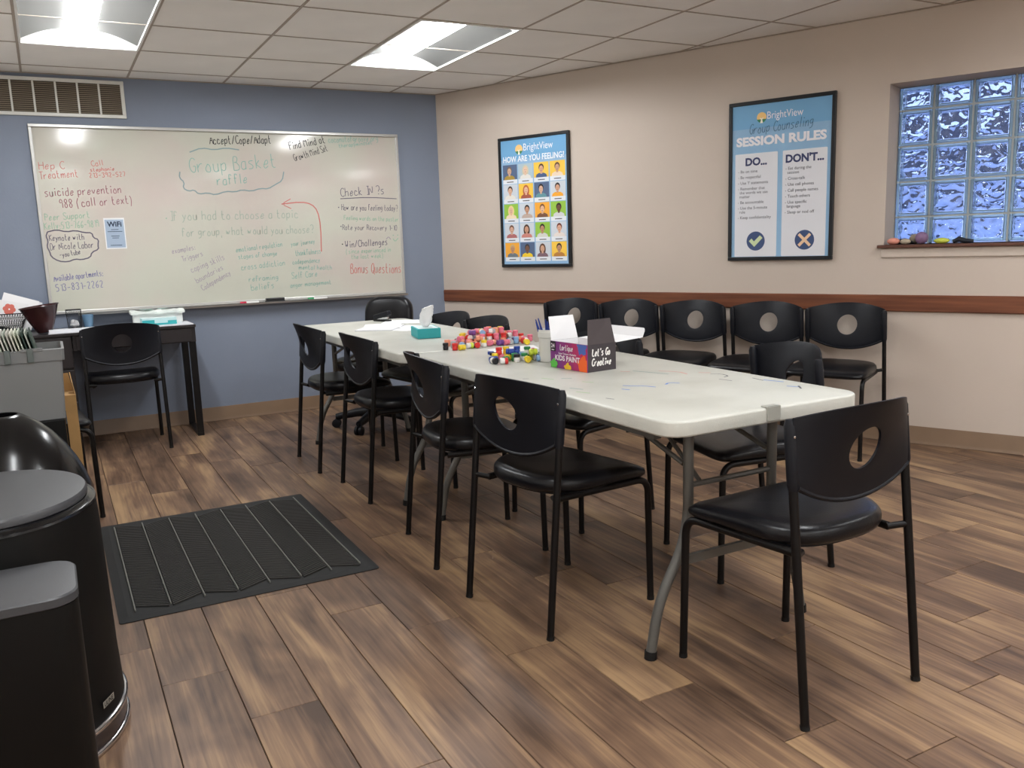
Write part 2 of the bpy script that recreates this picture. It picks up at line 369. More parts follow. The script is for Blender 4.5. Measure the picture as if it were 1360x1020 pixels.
cove(YB-YS-.06, 'baseboard_west', (XW, YS+.03, 0), pi/2)

# ---------------------------------------------------------------- glass block window
win = struct(link('window_1', None, None, WO, ROTW))
G_ = .1965; SX0 = 3.54-G_; ZJ = 1.864
def glass_mat():
    Mt = bpy.data.materials.new('glass_block'); Mt.use_nodes = True; n = Mt.node_tree.nodes; l = Mt.node_tree.links
    b = n['Principled BSDF']; b.inputs['Base Color'].default_value = (.82, .9, 1, 1); b.inputs['Roughness'].default_value = .03; b.inputs['Transmission Weight'].default_value = 1; b.inputs['IOR'].default_value = 1.48
    t = n.new('ShaderNodeTexCoord'); oi = n.new('ShaderNodeObjectInfo'); ml = n.new('ShaderNodeMath'); ml.operation = 'MULTIPLY'; ml.inputs[1].default_value = 17; l.new(oi.outputs['Random'], ml.inputs[0])
    nz = n.new('ShaderNodeTexNoise'); nz.noise_dimensions = '4D'; nz.inputs['Scale'].default_value = 10; nz.inputs['Detail'].default_value = .3; nz.inputs['Distortion'].default_value = 2.2
    l.new(t.outputs['Object'], nz.inputs['Vector']); l.new(ml.outputs[0], nz.inputs['W'])
    bp = n.new('ShaderNodeBump'); bp.inputs['Strength'].default_value = 1; bp.inputs['Distance'].default_value = .022; l.new(nz.outputs[0], bp.inputs['Height']); l.new(bp.outputs[0], b.inputs['Normal'])
    return Mt
M['glass'] = glass_mat()
M['glassrim'] = mat('glass_block_edge', (.55,.78,.9), .1, trans=.7, ior=1.45)
M['mortar'] = mat('mortar', S(168,172,170), .8, noise=.05)
blk = {}
def block(wx, hz):
    k = (round(wx, 3), round(hz, 3))
    if k not in blk:
        f = MB(); e = .016
        for y in (.0, .075):
            f.rbox(e, wx-e, y, y+.008, e, hz-e, .003, 1)
        ed = MB()
        for a, b, c, d in ((0, e, 0, hz), (wx-e, wx, 0, hz), (e, wx-e, 0, e), (e, wx-e, hz-e, hz)): ed.rbox(a, b, -.002, .085, c, d, .004, 1)
        blk[k] = (f.mesh('glass_block', M['glass']), ed.mesh('block_edge', M['glassrim']))
    return blk[k]
mo = MB(); j = .005
zs = [WZ0, ZJ-3*G_, ZJ-2*G_, ZJ-G_, ZJ, WZ1]; xs = [WS0]+[SX0+G_*(i+1) for i in range(6)]
xs[-1] = WS1
for i in range(6):
    for k in range(5):
        a, b, c, d = xs[i]+j/1, xs[i+1]-j, zs[k]+j, zs[k+1]-j
        fm, em = block(b-a, d-c)
        o = link('glass_block', fm, win, (a, .2, c)); link('block_edge', em, o)
for x in xs[1:-1]: mo.box(x-j, x+j, .203, .28, WZ0, WZ1)
for z in zs[1:-1]: mo.box(WS0, WS1, .2035, .2795, z-j, z+j)
mo.obj('mortar_joints', M['mortar'], win)
MB().rbox(WS0-.03, WS1+.03, -.035, .2, WZ0-.018, WZ0, .004).obj('window_sill', mat('sill_wood', S(96,62,50), .4), win)
MB().rbox(WS0-.012, WS1+.012, -.012, -.0005, WZ0-.07, WZ0-.019, .003).obj('sill_apron', M['beige'], win)
# outside: pavement, and a house added only to break up colour through the blocks
struct(MB().box(-30, 40, -40, 40, -.9, -.7).obj('ground', mat('pavement', S(214,218,232), .9, noise=.2, nscale=.6)))
nb = thing('added_house', 'pale house wall added beyond the glass blocks', 'house', wall(4.3, -.7, -9), ROTW)
hw = MB(); hw.box(-5, 5, 0, 4, 0, 2.6); hw.obj('house_wall', mat('house_wall', S(205,212,226), .8), nb)
rf = MB(); rf.rings([[(-5.3, -.4, 2.6), (-5.3, 4.4, 2.6), (-5.3, 2, 4.2)], [(5.3, -.4, 2.6), (5.3, 4.4, 2.6), (5.3, 2, 4.2)]]); rf.obj('roof', mat('house_roof', S(60,62,72), .8), nb)

# ---------------------------------------------------------------- ceiling
ce = struct(link('ceiling', None)); ce.location = (0, 0, ZC)
troff = [(-1, 0), (2, 0), (-1, 6), (2, 6), (5, 6), (-1, 11), (2, 11), (5, 11)]   # column, row of each 2x4 light
cov = {(c, r_+d) for c, r_ in troff for d in (0, 1)}
tm = MB(); g = .006; gy = .0035
tm.rings([[(g,gy,.004),(TS-g,gy,.004),(TS-g,TS-gy,.004),(g,TS-gy,.004)], [(g,gy,.0185),(TS-g,gy,.0185),(TS-g,TS-gy,.0185),(g,TS-gy,.0185)]]); tile_me = tm.mesh('ceiling_tile', M['tile'])
for i in range(-3, 12):
    for k in range(-2, 15):
        x0 = G0+i*TS; y1 = T0-k*TS; q = [(x0, y1-TS), (x0+TS, y1-TS), (x0+TS, y1), (x0, y1)]; p = room_clip(q)
        if (i, k) in cov or area(p) < .003: continue
        if abs(area(p)-TS*TS) < 1e-6: link('ceiling_tile', tile_me, ce, (x0, y1-TS, 0))
        else:
            p = room_clip([(a+(g if a == x0 else -g), b+(gy if b != y1 else -gy)) for a, b in q])
            if area(p) > .002: MB().prism([(a-x0, b-y1+TS) for a, b in p], .004, .0185).obj('ceiling_tile', M['tile'], ce, loc=(x0, y1-TS, 0))
h_ = .0065
for i in range(-2, 12):
    p = room_clip([(G0+i*TS-h_, YS), (G0+i*TS+h_, YS), (G0+i*TS+h_, YB), (G0+i*TS-h_, YB)])
    if area(p) > .005: MB().prism(p, .001, .004).obj('grid_runner', M['tbar'], ce)
for k in range(-1, 14):
    y = T0-k*TS; p = room_clip([(XW, y-.0045), (XE, y-.0045), (XE, y+.0045), (XW, y+.0045)])
    if area(p) > .005: MB().prism(p, .0005, .0035).obj('grid_cross', M['tbar'], ce)
MB().prism(room_clip([(XW-.1,YS-.1),(XE+1,YS-.1),(XE+1,YB+.1),(XW-.1,YB+.1)]), .11, .119).obj('slab', mat('plenum', S(60,60,60), .9), ce)
wa = MB(); wa.box(XW, XC, YB-.018, YB, -.001, .003); wa.obj('wall_angle', M['tbar'], ce)
wb = MB(); wb.box(0, SEND, -.018, 0, -.001, .003); o = wb.obj('wall_angle', M['tbar'], ce, loc=(XC, YB, 0), rot=ROTW)

def troffer():
    t = thing('ceiling_light', '', 'light')
    L, W = 2*TS-.014, TS-.014
    hs = MB(); hs.box(-W/2, W/2, -L/2, L/2, .085, .09); hs.obj('housing', M['lampwhite'], t)
    fr = MB(); e = .012
    for a, b, c, d in ((-W/2, -W/2+e, -L/2, L/2), (W/2-e, W/2, -L/2, L/2), (-W/2+e, W/2-e, -L/2, -L/2+e), (-W/2+e, W/2-e, L/2-e, L/2)): fr.box(a, b, c, d, -.004, .010)
    fr.obj('lamp_frame', M['lampwhite'], t)
    cw = .078
    for s in (-1, 1):                      # side reflectors, curved up to the middle
        rf = MB(); n = 8; prof = []
        for i in range(n+1):
            u = i/n; prof.append((s*(W/2-e-u*(W/2-e-cw)), .006+.062*math.sin(u*pi/2)))
        rf.add([(x, y, z) for y in (-L/2+e+.07, L/2-e-.07) for x, z in prof], [(i, i+1, n+2+i, n+1+i) for i in range(n)])
        rf.obj('reflector', M['reflector'], t, smooth=60)
    for s in (-1, 1):                      # sloping end plates
        ep = MB(); ya, yb = s*(L/2-e), s*(L/2-e-.07)
        ep.add([(-W/2+e, ya, .006), (W/2-e, ya, .006), (cw, yb, .068), (-cw, yb, .068)], [(0,1,2,3)])
        for q in (-1, 1):
            prof = [(q*(W/2-e-i/8*(W/2-e-cw)), .006+.062*math.sin(i/8*pi/2)) for i in range(9)]
            ep.add([(x, yb, z) for x, z in prof]+[(q*(W/2-e), ya, .006)], [(i, i+1, 9) for i in range(8)])
        ep.obj('end_plate', M['lampwhite'], t)
    df = MB(); n = 10
    pr = [(-cw+2*cw*i/n, .066-.042*math.sin(pi*i/n)) for i in range(n+1)]
    df.add([(x, y, z) for y in (-L/2+e+.06, L/2-e-.06) for x, z in pr], [(i, i+1, n+2+i, n+1+i) for i in range(n)]); df.obj('diffuser', M['lampglow'], t, smooth=60)
    return t
TL = troffer(); first = True
tlab = {(-1,0): 'recessed ceiling light nearest the wall vent above the desk', (2,0): 'recessed ceiling light above the far end of the tables, nearest the wall corner',
 (-1,6): 'recessed ceiling light over the camera side of the room, by the left wall', (2,6): 'recessed ceiling light over the camera side of the room, middle one of its row', (5,6): 'recessed ceiling light over the camera side of the room, nearest the block window',
 (-1,11): 'recessed ceiling light by the wall behind the camera, leftmost', (2,11): 'recessed ceiling light by the wall behind the camera, middle one', (5,11): 'recessed ceiling light by the wall behind the camera, rightmost'}
for c_, r_ in troff:
    loc = (G0+(c_+.5)*TS, T0-(r_+1)*TS, ZC); o = TL if first else dup(TL, loc, 0); o.location = loc; o['label'] = tlab[(c_, r_)]; o['group'] = 'recessed ceiling lights'; first = False

# ---------------------------------------------------------------- wall vent
vt = thing('air_vent', 'white framed return air grille high on the blue wall', 'vent', (-.28, YB-.003, 2.21))
b = MB(); x0, x1, z0, z1, e = -.66+.34, .85, -.118, .118, .022
x0 = -.3
for a, c, d, f_ in ((x0, x1, z0, z0+e), (x0, x1, z1-e, z1), (x0, x0+e, z0+e, z1-e), (x1-e, x1, z0+e, z1-e)): b.rbox(a, c, -.014, 0, d, f_, .003)
b.obj('vent_frame', M['whitepl'], vt)
MB().box(x0+.01, x1-.01, -.003, -.001, z0+.01, z1-.01).obj('vent_back', mat('vent_dark', S(84,76,66), .8), vt)
xb = .198+.0
while xb < x1-.03:
    MB().rbox(xb-.006, xb+.006, -.012, -.003, z0+e, z1-e, .002).obj('vent_bar', M['whitepl'], vt); xb += .1255
for xx in (.198-.1255, .198-.251, .198-.3765):
    if xx > x0+.03: MB().rbox(xx-.006, xx+.006, -.012, -.003, z0+e, z1-e, .002).obj('vent_bar', M['whitepl'], vt)
lm = MB(); lm.box(x0+e, x1-e, -.0075, -.0035, -.0012, .0012); lme = lm.mesh('louver', mat('louver_tan', S(165,152,132), .6))
for k in range(15): link('louver', lme, vt, (0, 0, z0+e+.008+k*.0125), (RD(0), 0, 0))

# ---------------------------------------------------------------- whiteboard
bw0, bw1, bz0, bz1 = -.012, 2.464, .835, 2.043
wbd = thing('whiteboard', 'wide wall whiteboard covered with faded coloured handwriting', 'whiteboard', (0, YB-.001, 0))
def ysurf(z): return -.018+.1*max(0, z-1.65)**2
b = MB(); zz_ = [bz0+.01+(bz1-bz0-.02)*i/24 for i in range(25)]
b.rings([[(bw0+.01, ysurf(z), z), (bw1-.01, ysurf(z), z), (bw1-.01, 0, z), (bw0+.01, 0, z)] for z in zz_]); b.obj('board_surface', M['board'], wbd, smooth=30)
b = MB(); e = .02
for a, c, d, f_ in ((bw0, bw1, bz0, bz0+e), (bw0, bw1, bz1-e, bz1), (bw0, bw0+e, bz0+e, bz1-e), (bw1-e, bw1, bz0+e, bz1-e)): b.rbox(a, c, -.022, 0, d, f_, .003)
b.obj('board_frame', M['alu'], wbd)
b = MB(); b.rings([[(x, y, z) for y, z in ((0,.828),(-.075,.822),(-.082,.836),(-.078,.836),(-.072,.826),(0,.833))] for x in (.15, 2.46)]); b.obj('marker_tray', M['alu'], wbd)
INK = {'black': pc(30,30,34), 'ink': pc(112,106,122), 'teal': pc(138,184,172), 'greygreen': pc(166,182,168), 'violet': pc(166,156,170), 'green': pc(148,190,164), 'red': pc(210,124,118), 'maroon': pc(168,120,128), 'blue': pc(118,116,168), 'cblue': pc(140,164,166)}
TX = [('Accept/Cope/Adapt',1.083,1.942,1.512,1.957,0.056,'black'),('Find Mind at',1.637,1.913,1.908,1.972,0.052,'black'),('coconutofgroove.org',1.925,1.972,2.316,1.992,0.043,'teal'),('therapymindset',2.002,1.936,2.267,1.969,0.027,'teal'),
('Growth Mind Set',1.664,1.834,1.921,1.913,0.048,'black'),('Group Basket',0.937,1.744,1.542,1.790,0.095,'teal'),('raffle',1.109,1.663,1.326,1.679,0.066,'teal'),('If you had to choose a topic',0.776,1.426,1.667,1.432,0.061,'greygreen'),
('for group, what would you choose?',0.844,1.318,1.771,1.321,0.056,'greygreen'),('examples:',0.770,1.202,0.930,1.228,0.036,'violet'),('Triggers',0.833,1.143,0.976,1.184,0.036,'violet'),('coping skills',0.886,1.068,1.121,1.153,0.042,'violet'),
('boundaries',0.914,0.994,1.105,1.085,0.036,'violet'),('Codependency',0.949,0.939,1.153,1.045,0.037,'violet'),('emotional regulation',1.197,1.197,1.531,1.229,0.037,'teal'),('stages of change',1.209,1.149,1.488,1.166,0.032,'teal'),
('cross addiction',1.223,1.069,1.542,1.093,0.042,'teal'),('reframing',1.269,0.986,1.485,0.991,0.038,'teal'),('beliefs',1.280,0.921,1.453,0.933,0.043,'teal'),('your journey',1.591,1.227,1.771,1.244,0.033,'teal'),
('thankfulness',1.619,1.155,1.811,1.170,0.039,'teal'),('codependency',1.592,1.096,1.801,1.104,0.033,'teal'),('mental health',1.634,1.056,1.889,1.044,0.033,'teal'),('Self Care',1.579,0.992,1.776,0.999,0.044,'teal'),
('anger management',1.563,0.927,1.876,0.938,0.033,'teal'),('Check IN ?s',1.989,1.581,2.341,1.602,0.061,'ink'),('How are you feeling today?',1.988,1.482,2.437,1.471,0.044,'ink'),('Feeling words on the poster',2.001,1.410,2.440,1.390,0.033,'green'),
('Rate your Recovery 1-10',1.985,1.338,2.422,1.322,0.039,'ink'),('Win/Challenges',1.999,1.203,2.342,1.215,0.050,'ink'),('(since experienced in',2.002,1.158,2.364,1.162,0.034,'green'),('the last week)',2.040,1.117,2.305,1.118,0.034,'green'),
('Bonus Questions',2.027,1.010,2.442,0.996,0.073,'red'),('Hep C',0.024,1.760,0.178,1.766,0.047,'red'),('Treatment',0.021,1.699,0.251,1.715,0.047,'red'),('Call',0.329,1.782,0.406,1.793,0.034,'red'),('stephanie',0.317,1.749,0.466,1.759,0.023,'red'),
('213-392-527',0.308,1.710,0.531,1.721,0.029,'red'),('suicide prevention',0.039,1.591,0.497,1.613,0.052,'maroon'),('988 (call or text)',0.117,1.519,0.564,1.544,0.053,'maroon'),('Peer Support',0.023,1.440,0.291,1.454,0.042,'green'),
('Kelly:513-766-9819',0.014,1.383,0.339,1.395,0.043,'green'),('Keynote with',0.034,1.310,0.241,1.314,0.039,'ink'),('Dr Nicole Labor',0.033,1.253,0.293,1.259,0.043,'ink'),('-you tube',0.084,1.203,0.209,1.222,0.033,'ink'),
('Available apartments:',0.032,1.049,0.329,1.074,0.039,'blue'),('513-831-2262',0.038,0.985,0.326,0.999,0.044,'blue')]
LN = [([(1.812,1.181),(1.820,1.369),(1.805,1.479),(1.764,1.528),(1.687,1.545),(1.543,1.530)],'red'),([(1.611,1.567),(1.543,1.530),(1.611,1.497)],'red'),([(1.983,1.565),(2.206,1.575),(2.430,1.562)],'ink'),
([(0.869,1.753),(0.861,1.713),(0.892,1.683),(0.879,1.643),(0.916,1.622),(0.951,1.632),(0.978,1.602),(1.039,1.612),(1.088,1.596),(1.161,1.622),(1.222,1.616),(1.275,1.632),(1.337,1.621),(1.402,1.642),(1.455,1.637),(1.511,1.669),(1.561,1.695),(1.577,1.759)],'cblue'),
([(0.944,1.884),(1.026,1.916),(1.109,1.902),(1.186,1.919),(1.277,1.906)],'cblue'),
([(0.028,1.368),(0.081,1.381),(0.136,1.365),(0.189,1.374),(0.241,1.358),(0.285,1.357),(0.291,1.323),(0.321,1.312),(0.313,1.273),(0.315,1.248),(0.272,1.230),(0.260,1.196),(0.205,1.183),(0.170,1.190),(0.124,1.172),(0.072,1.179),(0.032,1.209),(0.027,1.243),(0.015,1.273),(0.026,1.311),(0.016,1.340),(0.028,1.368)],'ink'),
([(2.382,1.260),(2.399,1.236),(2.425,1.264)],'green'),([(2.386,1.286),(2.387,1.285)],'green'),([(2.423,1.286),(2.424,1.285)],'green'),([(2.326,1.256),(2.346,1.278),(2.363,1.255)],'violet'),
([(0.753,1.442),(0.754,1.441)],'green'),([(1.966,1.502),(1.967,1.501)],'ink'),([(1.974,1.362),(1.975,1.361)],'ink'),([(1.977,1.230),(1.978,1.229)],'black')]
for col in INK:
    b = MB()
    for t_, a, c, d, e_, h, q in TX:
        if q == col: handwrite(b, t_, a, c, d, e_, h, wd=.0038 if h < .05 else .005, y=-.0168)
    for pts, q in LN:
        if q == col: ribbon(b, smooth2(pts), .008 if len(pts) > 3 else .006, -.0168)
    b.v = [(x, ysurf(z)-.0007, z) for x, y, z in b.v]
    if b.v: stuff(b.obj('handwriting', INK[col], wbd))['label'] = col.replace('cblue', 'pale blue').replace('ink', 'dark violet').replace('greygreen', 'grey green')+' marker writing'
# wifi notice taped to the board
wf = thing('wifi_notice', 'pale blue WiFi notice sheet stuck on the whiteboard', 'notice', (.362, YB-.0195, 1.247))
MB().box(0, .126, -.0015, -.0002, 0, .203).obj('sheet', pc(236,238,240), wf)
b = MB(); rect(b, .006, .120, .008, .192, -.0018); b.obj('blue_panel', pc(168,186,208), wf)
b = MB(); text_mesh(b, 'WiFi', .063, .147, size=.046, width=.088, align='CENTER', bold=.03, y=-.0022)
for z, w_ in ((.125,.045),(.112,.09),(.083,.05),(.07,.04),(.022,.07)): rect(b, .063-w_/2, .063+w_/2, z, z+.0035, -.0022)
stuff(b.obj('lettering', pc(38,52,76), wf))
def marker(label, x, cap, group, L=.125, body=(238,238,236)):
    t = thing('marker', label, 'marker', (x, YB-.045, .8375), 0, group)
    b = MB(); R_ = Matrix.Rotation(pi/2, 4, 'Y'); b.lathe([(.0085,.04),(.0085,L-.004),(.007,L)], 14, R_); b.obj('barrel', pc(*body), t, smooth=40)
    b = MB(); b.lathe([(.008,0),(.0095,.004),(.0095,.042)], 14, R_); b.obj('cap', pc(*cap), t, smooth=40)
marker('red capped marker on the whiteboard tray', 1.19, (196,40,72), 'markers on the tray', .13)
marker('green capped marker on the whiteboard tray', 1.68, (60,150,100), 'markers on the tray', .145)
er = thing('board_eraser', 'black felt eraser on the whiteboard tray', 'eraser', (1.37, YB-.0755, .8275))
MB().rbox(0, .135, 0, .048, .0, .014, .003).obj('felt', pc(60,60,62,.9), er); MB().rbox(.002, .133, .002, .048, .014, .034, .005).obj('eraser_grip', M['black'], er)

# ---------------------------------------------------------------- posters
def poster_base(name, label, s0, s1, z0, z1, paper):
    W, H = s1-s0, z1-z0
    t = thing(name, label, 'poster', wall(s0, z0, .0205), ROTW); e = .022
    b = MB()
    for a, c, d, f_ in ((0, W, 0, e), (0, W, H-e, H), (0, e, e, H-e), (W-e, W, e, H-e)): b.rbox(a, c, -.004, .02, d, f_, .003)
    b.obj('frame', M['frame'], t)
    MB().box(e-.002, W-e+.002, .004, .018, e-.002, H-e+.002).obj('print', paper, t)
    return t, W, H
def part(t, name, b, mt):
    if b.v:
        o = b.obj(name, mt, t)
        if name in ('lettering', 'script_lettering', 'heading', 'print_marks'): stuff(o)
        return o
def logo(t, cx, cz, R_):
    b = MB(); disc(b, cx, cz, R_, y=.0034); part(t, 'sun_emblem', b, pc(246,206,132))
    b = MB(); disc(b, cx, cz-R_*.05, R_, R_, y=.0031, a0=pi*1.1, a1=pi*1.9, n=10); part(t, 'emblem_base', b, pc(60,130,90))
    b = MB(); flat(b, [(cx-.3*R_,cz-1.1*R_),(cx-.12*R_,cz-.4*R_),(cx-.45*R_,cz),(cx,cz-.2*R_),(cx+.45*R_,cz),(cx+.12*R_,cz-.4*R_),(cx+.3*R_,cz-1.1*R_)], .0027); part(t, 'emblem_tree', b, pc(245,240,225))
# feelings poster
t, W, H = poster_base('feelings_poster', 'black framed HOW ARE YOU FEELING? poster with a grid of portraits', .6215, 1.2514, 1.018, 1.9606, pc(150,188,222,.25))
b = MB(); rect(b, .0222, W-.0222, H-.16, H-.0222, .0036); part(t, 'header_band', b, pc(120,176,220,.25))
logo(t, .19, H-.092, .034)
b = MB(); text_mesh(b, 'BrightView', .232, H-.105, size=.072, width=.26, y=.0026); text_mesh(b, 'HOW ARE YOU FEELING?', W/2, H-.178, size=.058, width=.545, align='CENTER', bold=.02, y=.0026); part(t, 'lettering', b, pc(244,246,250))
bgc = ['n','g','y','y', 'w','y','n','w', 'l','w','o','l', 'w','w','l','w', 'o','n','w','y']
BG = {'n':(86,104,136), 'g':(176,196,206), 'y':(246,200,76), 'w':(206,212,220), 'l':(150,196,72), 'o':(244,172,60)}
hairc = [(120,100,90),(214,200,170),(70,50,40),(90,60,45),(70,56,48),(190,100,60),(40,34,32),(44,38,36),(236,214,150),(40,32,30),(120,72,40),(40,30,26),(110,76,60),(76,50,40),(44,36,30),(110,50,36),(200,170,120),(60,56,56),(96,64,50),(50,40,36)]
skin = [(214,176,150),(232,196,170),(220,170,140),(206,160,130),(226,180,152),(230,186,160),(216,176,150),(210,160,130),(232,190,160),(200,150,120),(226,180,150),(110,76,58),(214,170,146),(206,156,128),(190,140,110),(220,170,144),(196,146,112),(120,84,66),(216,170,140),(196,148,116)]
shirt = [(176,146,60),(230,226,220),(70,90,130),(236,214,190),(230,226,220),(170,90,70),(100,150,160),(244,170,50),(240,220,190),(190,170,160),(120,80,60),(214,214,216),(180,110,110),(200,130,120),(214,214,208),(230,220,214),(110,120,130),(244,208,50),(130,100,110),(190,130,60)]
gx0, gz1, cwid, chei = .036, H-.196, .1315, .1375
groups = {}
for i in range(20):
    cx = gx0+(i % 4)*.1415; cz = gz1-(i//4)*.1415-chei
    def add(c, f):
        groups.setdefault(c, MB()); f(groups[c])
    b = MB(); rect(b, cx, cx+cwid, cz, cz+chei, .0035, r=.008); rect(b, cx+cwid*.0, cx+cwid, cz, cz+.02, .0034); part(t, 'caption_card', b, pc(228,232,238))
    b = MB(); rect(b, cx, cx+cwid, cz+.031, cz+chei, .0033); part(t, 'portrait_background', b, pc(*BG[bgc[i]]))
    mx = cx+cwid/2+random.uniform(-.006, .006); hz = cz+.093; lng = i in (1, 5, 8, 13, 18)
    b = MB(); disc(b, mx, hz+.006-(.014 if lng else 0), .029 if lng else .023, .042 if lng else .027, y=.0031, n=16); part(t, 'hair', b, pc(*hairc[i]))
    b = MB(); flat(b, [(mx-.05, cz+.031), (mx-.044, cz+.05), (mx-.022, cz+.061), (mx+.022, cz+.061), (mx+.044, cz+.05), (mx+.05, cz+.031)], .0029); part(t, 'shirt', b, pc(*shirt[i]))
    b = MB(); disc(b, mx, hz-.004, .018, .024, y=.0027, n=16); rect(b, mx-.008, mx+.008, cz+.055, cz+.075, .0027); part(t, 'face', b, pc(*skin[i]))
    b = MB(); disc(b, mx-.007, hz, .0022, y=.0024, n=6); disc(b, mx+.007, hz, .0022, y=.0024, n=6); rect(b, mx-.006, mx+.006, hz-.015, hz-.013, .0024); rect(b, cx+.035, cx+cwid-.035, cz+.011, cz+.017, .0031); part(t, 'print_marks', b, pc(70,66,72))
# rules poster
t, W, H = poster_base('session_rules_poster', 'black framed SESSION RULES poster beside the glass block window', 2.4333, 3.0752, 1.0451, 1.9929, pc(150,190,224,.2))
b = MB(); rect(b, .0222, W-.0222, H-.16, H-.0222, .0036); part(t, 'header_band', b, pc(126,180,222,.2))
logo(t, .205, H-.1, .03)
b = MB(); text_mesh(b, 'BrightView', .24, H-.113, size=.062, width=.215, y=.0026); text_mesh(b, 'SESSION RULES', W/2, H-.258, size=.070, width=.545, align='CENTER', bold=.045, y=.0026); part(t, 'lettering', b, pc(242,240,246))
b = MB(); handwrite(b, 'Group Counseling', .13, H-.192, .52, H-.176, .056, wd=.0036, y=.0029, slant=.35); part(t, 'script_lettering', b, pc(64,104,140))
b = MB(); rect(b, .042, .308, .024, H-.305, .0034, r=.006); part(t, 'white_panel', b, pc(228,230,236)); b = MB(); rect(b, .338, W-.042, .024, H-.305, .0034, r=.006); part(t, 'white_panel', b, pc(228,230,236))
b = MB(); text_mesh(b, 'DO...', .175, H-.375, size=.062, width=.135, align='CENTER', bold=.04, y=.0026); text_mesh(b, "DON'T...", .469, H-.375, size=.062, width=.225, align='CENTER', bold=.04, y=.0026); part(t, 'heading', b, pc(58,66,108))
b = MB(); zz = H-.418
for s_ in ['- Be on time', '- Be respectful', "- Use 'I' statements", '- Remember that', '  the words we use', '  matter', '- Be accountable', '- Use the 5-minute', '  rule', '- Keep confidentiality']:
    ln = s_.startswith('-'); text_mesh(b, s_.strip(), .062 if ln else .072, zz, size=.0245, y=.0026, maxw=.235); zz -= .034 if s_ in ('- Be on time', '- Be respectful', "- Use 'I' statements", '  matter', '- Be accountable', '  rule') else .024
zz = H-.418
for s_ in ['- Eat during the', '  session', '- Cross-talk', '- Use cell phones', '- Call people names', '- Touch others', '- Use specific', '  language', '- Sleep or nod off']:
    ln = s_.startswith('-'); text_mesh(b, s_.strip(), .357 if ln else .368, zz, size=.0245, y=.0026, maxw=.22); zz -= .024 if s_ in ('- Eat during the', '- Use specific') else .0345
stuff(part(t, 'rules_text', b, pc(80,82,96)))
for q in (.178, .478): b = MB(); disc(b, q, .118, .058, y=.0031, n=28); part(t, 'round_badge', b, pc(64,84,126))
b = MB(); flat(b, [(.135,.118),(.152,.134),(.168,.116),(.205,.152),(.222,.136),(.170,.083)], .0026); part(t, 'tick_mark', b, pc(206,222,176))
b = MB()
for s_ in (1, -1):
    flat(b, [(.478-.04, .118-s_*.028), (.478-.028, .118-s_*.04), (.478+.04, .118+s_*.028), (.478+.028, .118+s_*.04)], .0026 if s_ == 1 else .0024)
part(t, 'cross_mark', b, pc(242,206,170))

# ---------------------------------------------------------------- window sill clutter
def blob(name, label, cat, s, off, rx, ry, rz, col, name2=None):
    o = MB().ball((0, 0, rz), rx, ry, rz).obj(name, pc(*col), smooth=180, loc=wall(s, WZ0, off), rot=ROTW); return tag(o, label, cat)
blob('stress_toy', 'peach coloured soft toy at the left end of the window sill', 'toy', 3.405, .0, .034, .028, .019, (222,150,132))
blob('stress_toy', 'beige rounded soft toy next to the peach one on the sill', 'toy', 3.468, -.002, .028, .026, .016, (176,164,144))
blob('squeeze_ball', 'mauve round squeeze ball on the window sill', 'ball', 3.548, -.012, .034, .034, .034, (132,104,138))
blob('squeeze_ball', 'khaki squeeze ball behind the mauve one on the sill', 'ball', 3.50, -.075, .03, .028, .028, (140,128,112))
blob('stress_toy', 'flat yellow green soft toy on the window sill', 'toy', 3.65, -.01, .04, .026, .016, (204,212,84))
o = MB().tube([(0,0,.012),(.05,.005,.018),(.1,0,.012)], [.012,.016,.01], 8).obj('stress_toy', pc(34,36,42), smooth=60, loc=wall(3.40, WZ0, -.06), rot=ROTW); tag(o, 'black stretchy toy behind the peach one on the sill', 'toy')
o = MB().tube([(0,0,.010),(.03,0,.022),(.06,.0,.014),(.10,0,.010)], [.009,.016,.012,.009], 8).obj('stress_toy', pc(30,34,44), smooth=60, loc=wall(3.705, WZ0, -.01), rot=ROTW); tag(o, 'dark toy at the right end of the sill clutter', 'toy')

# ---------------------------------------------------------------- guest chair
def superell(a, yf, yr, nf, nr, k, n=40):
    p = []
    for i in range(n):
        t_ = 2*pi*i/n; c, s_ = cos(t_), sin(t_); e = nf if s_ >= 0 else nr
        p.append((a*k*math.copysign(abs(c)**(2/e), c), (yf if s_ >= 0 else yr)*k*math.copysign(abs(s_)**(2/e), s_)))
    return p
def BY(x, z): return -.163+.0974*z-.092*max(0, (z+.13)/.258)**1.5*(1-(x/.217)**2)
def back_shell():
    n, m = 64, 9; W2 = .217
    def outer(a):                          # outline in (x, z-.675)
        c, s_ = cos(a), sin(a)
        def inside(r):
            x, z = r*c, r*s_
            if abs(x) > W2: return False
            top = .098+.030*(1-(x/W2)**2); bot = -.068-.062*(1-abs(x/W2)**2.1)
            return bot < z < top
        lo, hi = .058, .4
        for _ in range(28):
            md = (lo+hi)/2
            if inside(md): lo = md
            else: hi = md
        return lo*c, lo*s_
    def ypos(x, z): return BY(x, z)
    angs = [2*pi*(i+.5)/n for i in range(n)]; cz = .675; R_ = []
    for side in (0, 1):
        ring = []
        for j in range(m+1):
            u = j/m; q = []
            for a in angs:
                ox, oz = outer(a); hx, hz = .056*cos(a), .056*sin(a)+.004
                x = hx+(ox-hx)*u; z = hz+(oz-hz)*u; th = .010 if side else 0
                if u == 1 or u == 0: th = .0085 if side else .0015
                q.append((x, ypos(x, z)-th, cz+z))
            ring.append(q)
        R_.append(ring)
    b = MB(); rings = R_[0]+R_[1][::-1]+[R_[0][0]]
    b.rings(rings, False, False)
    return b
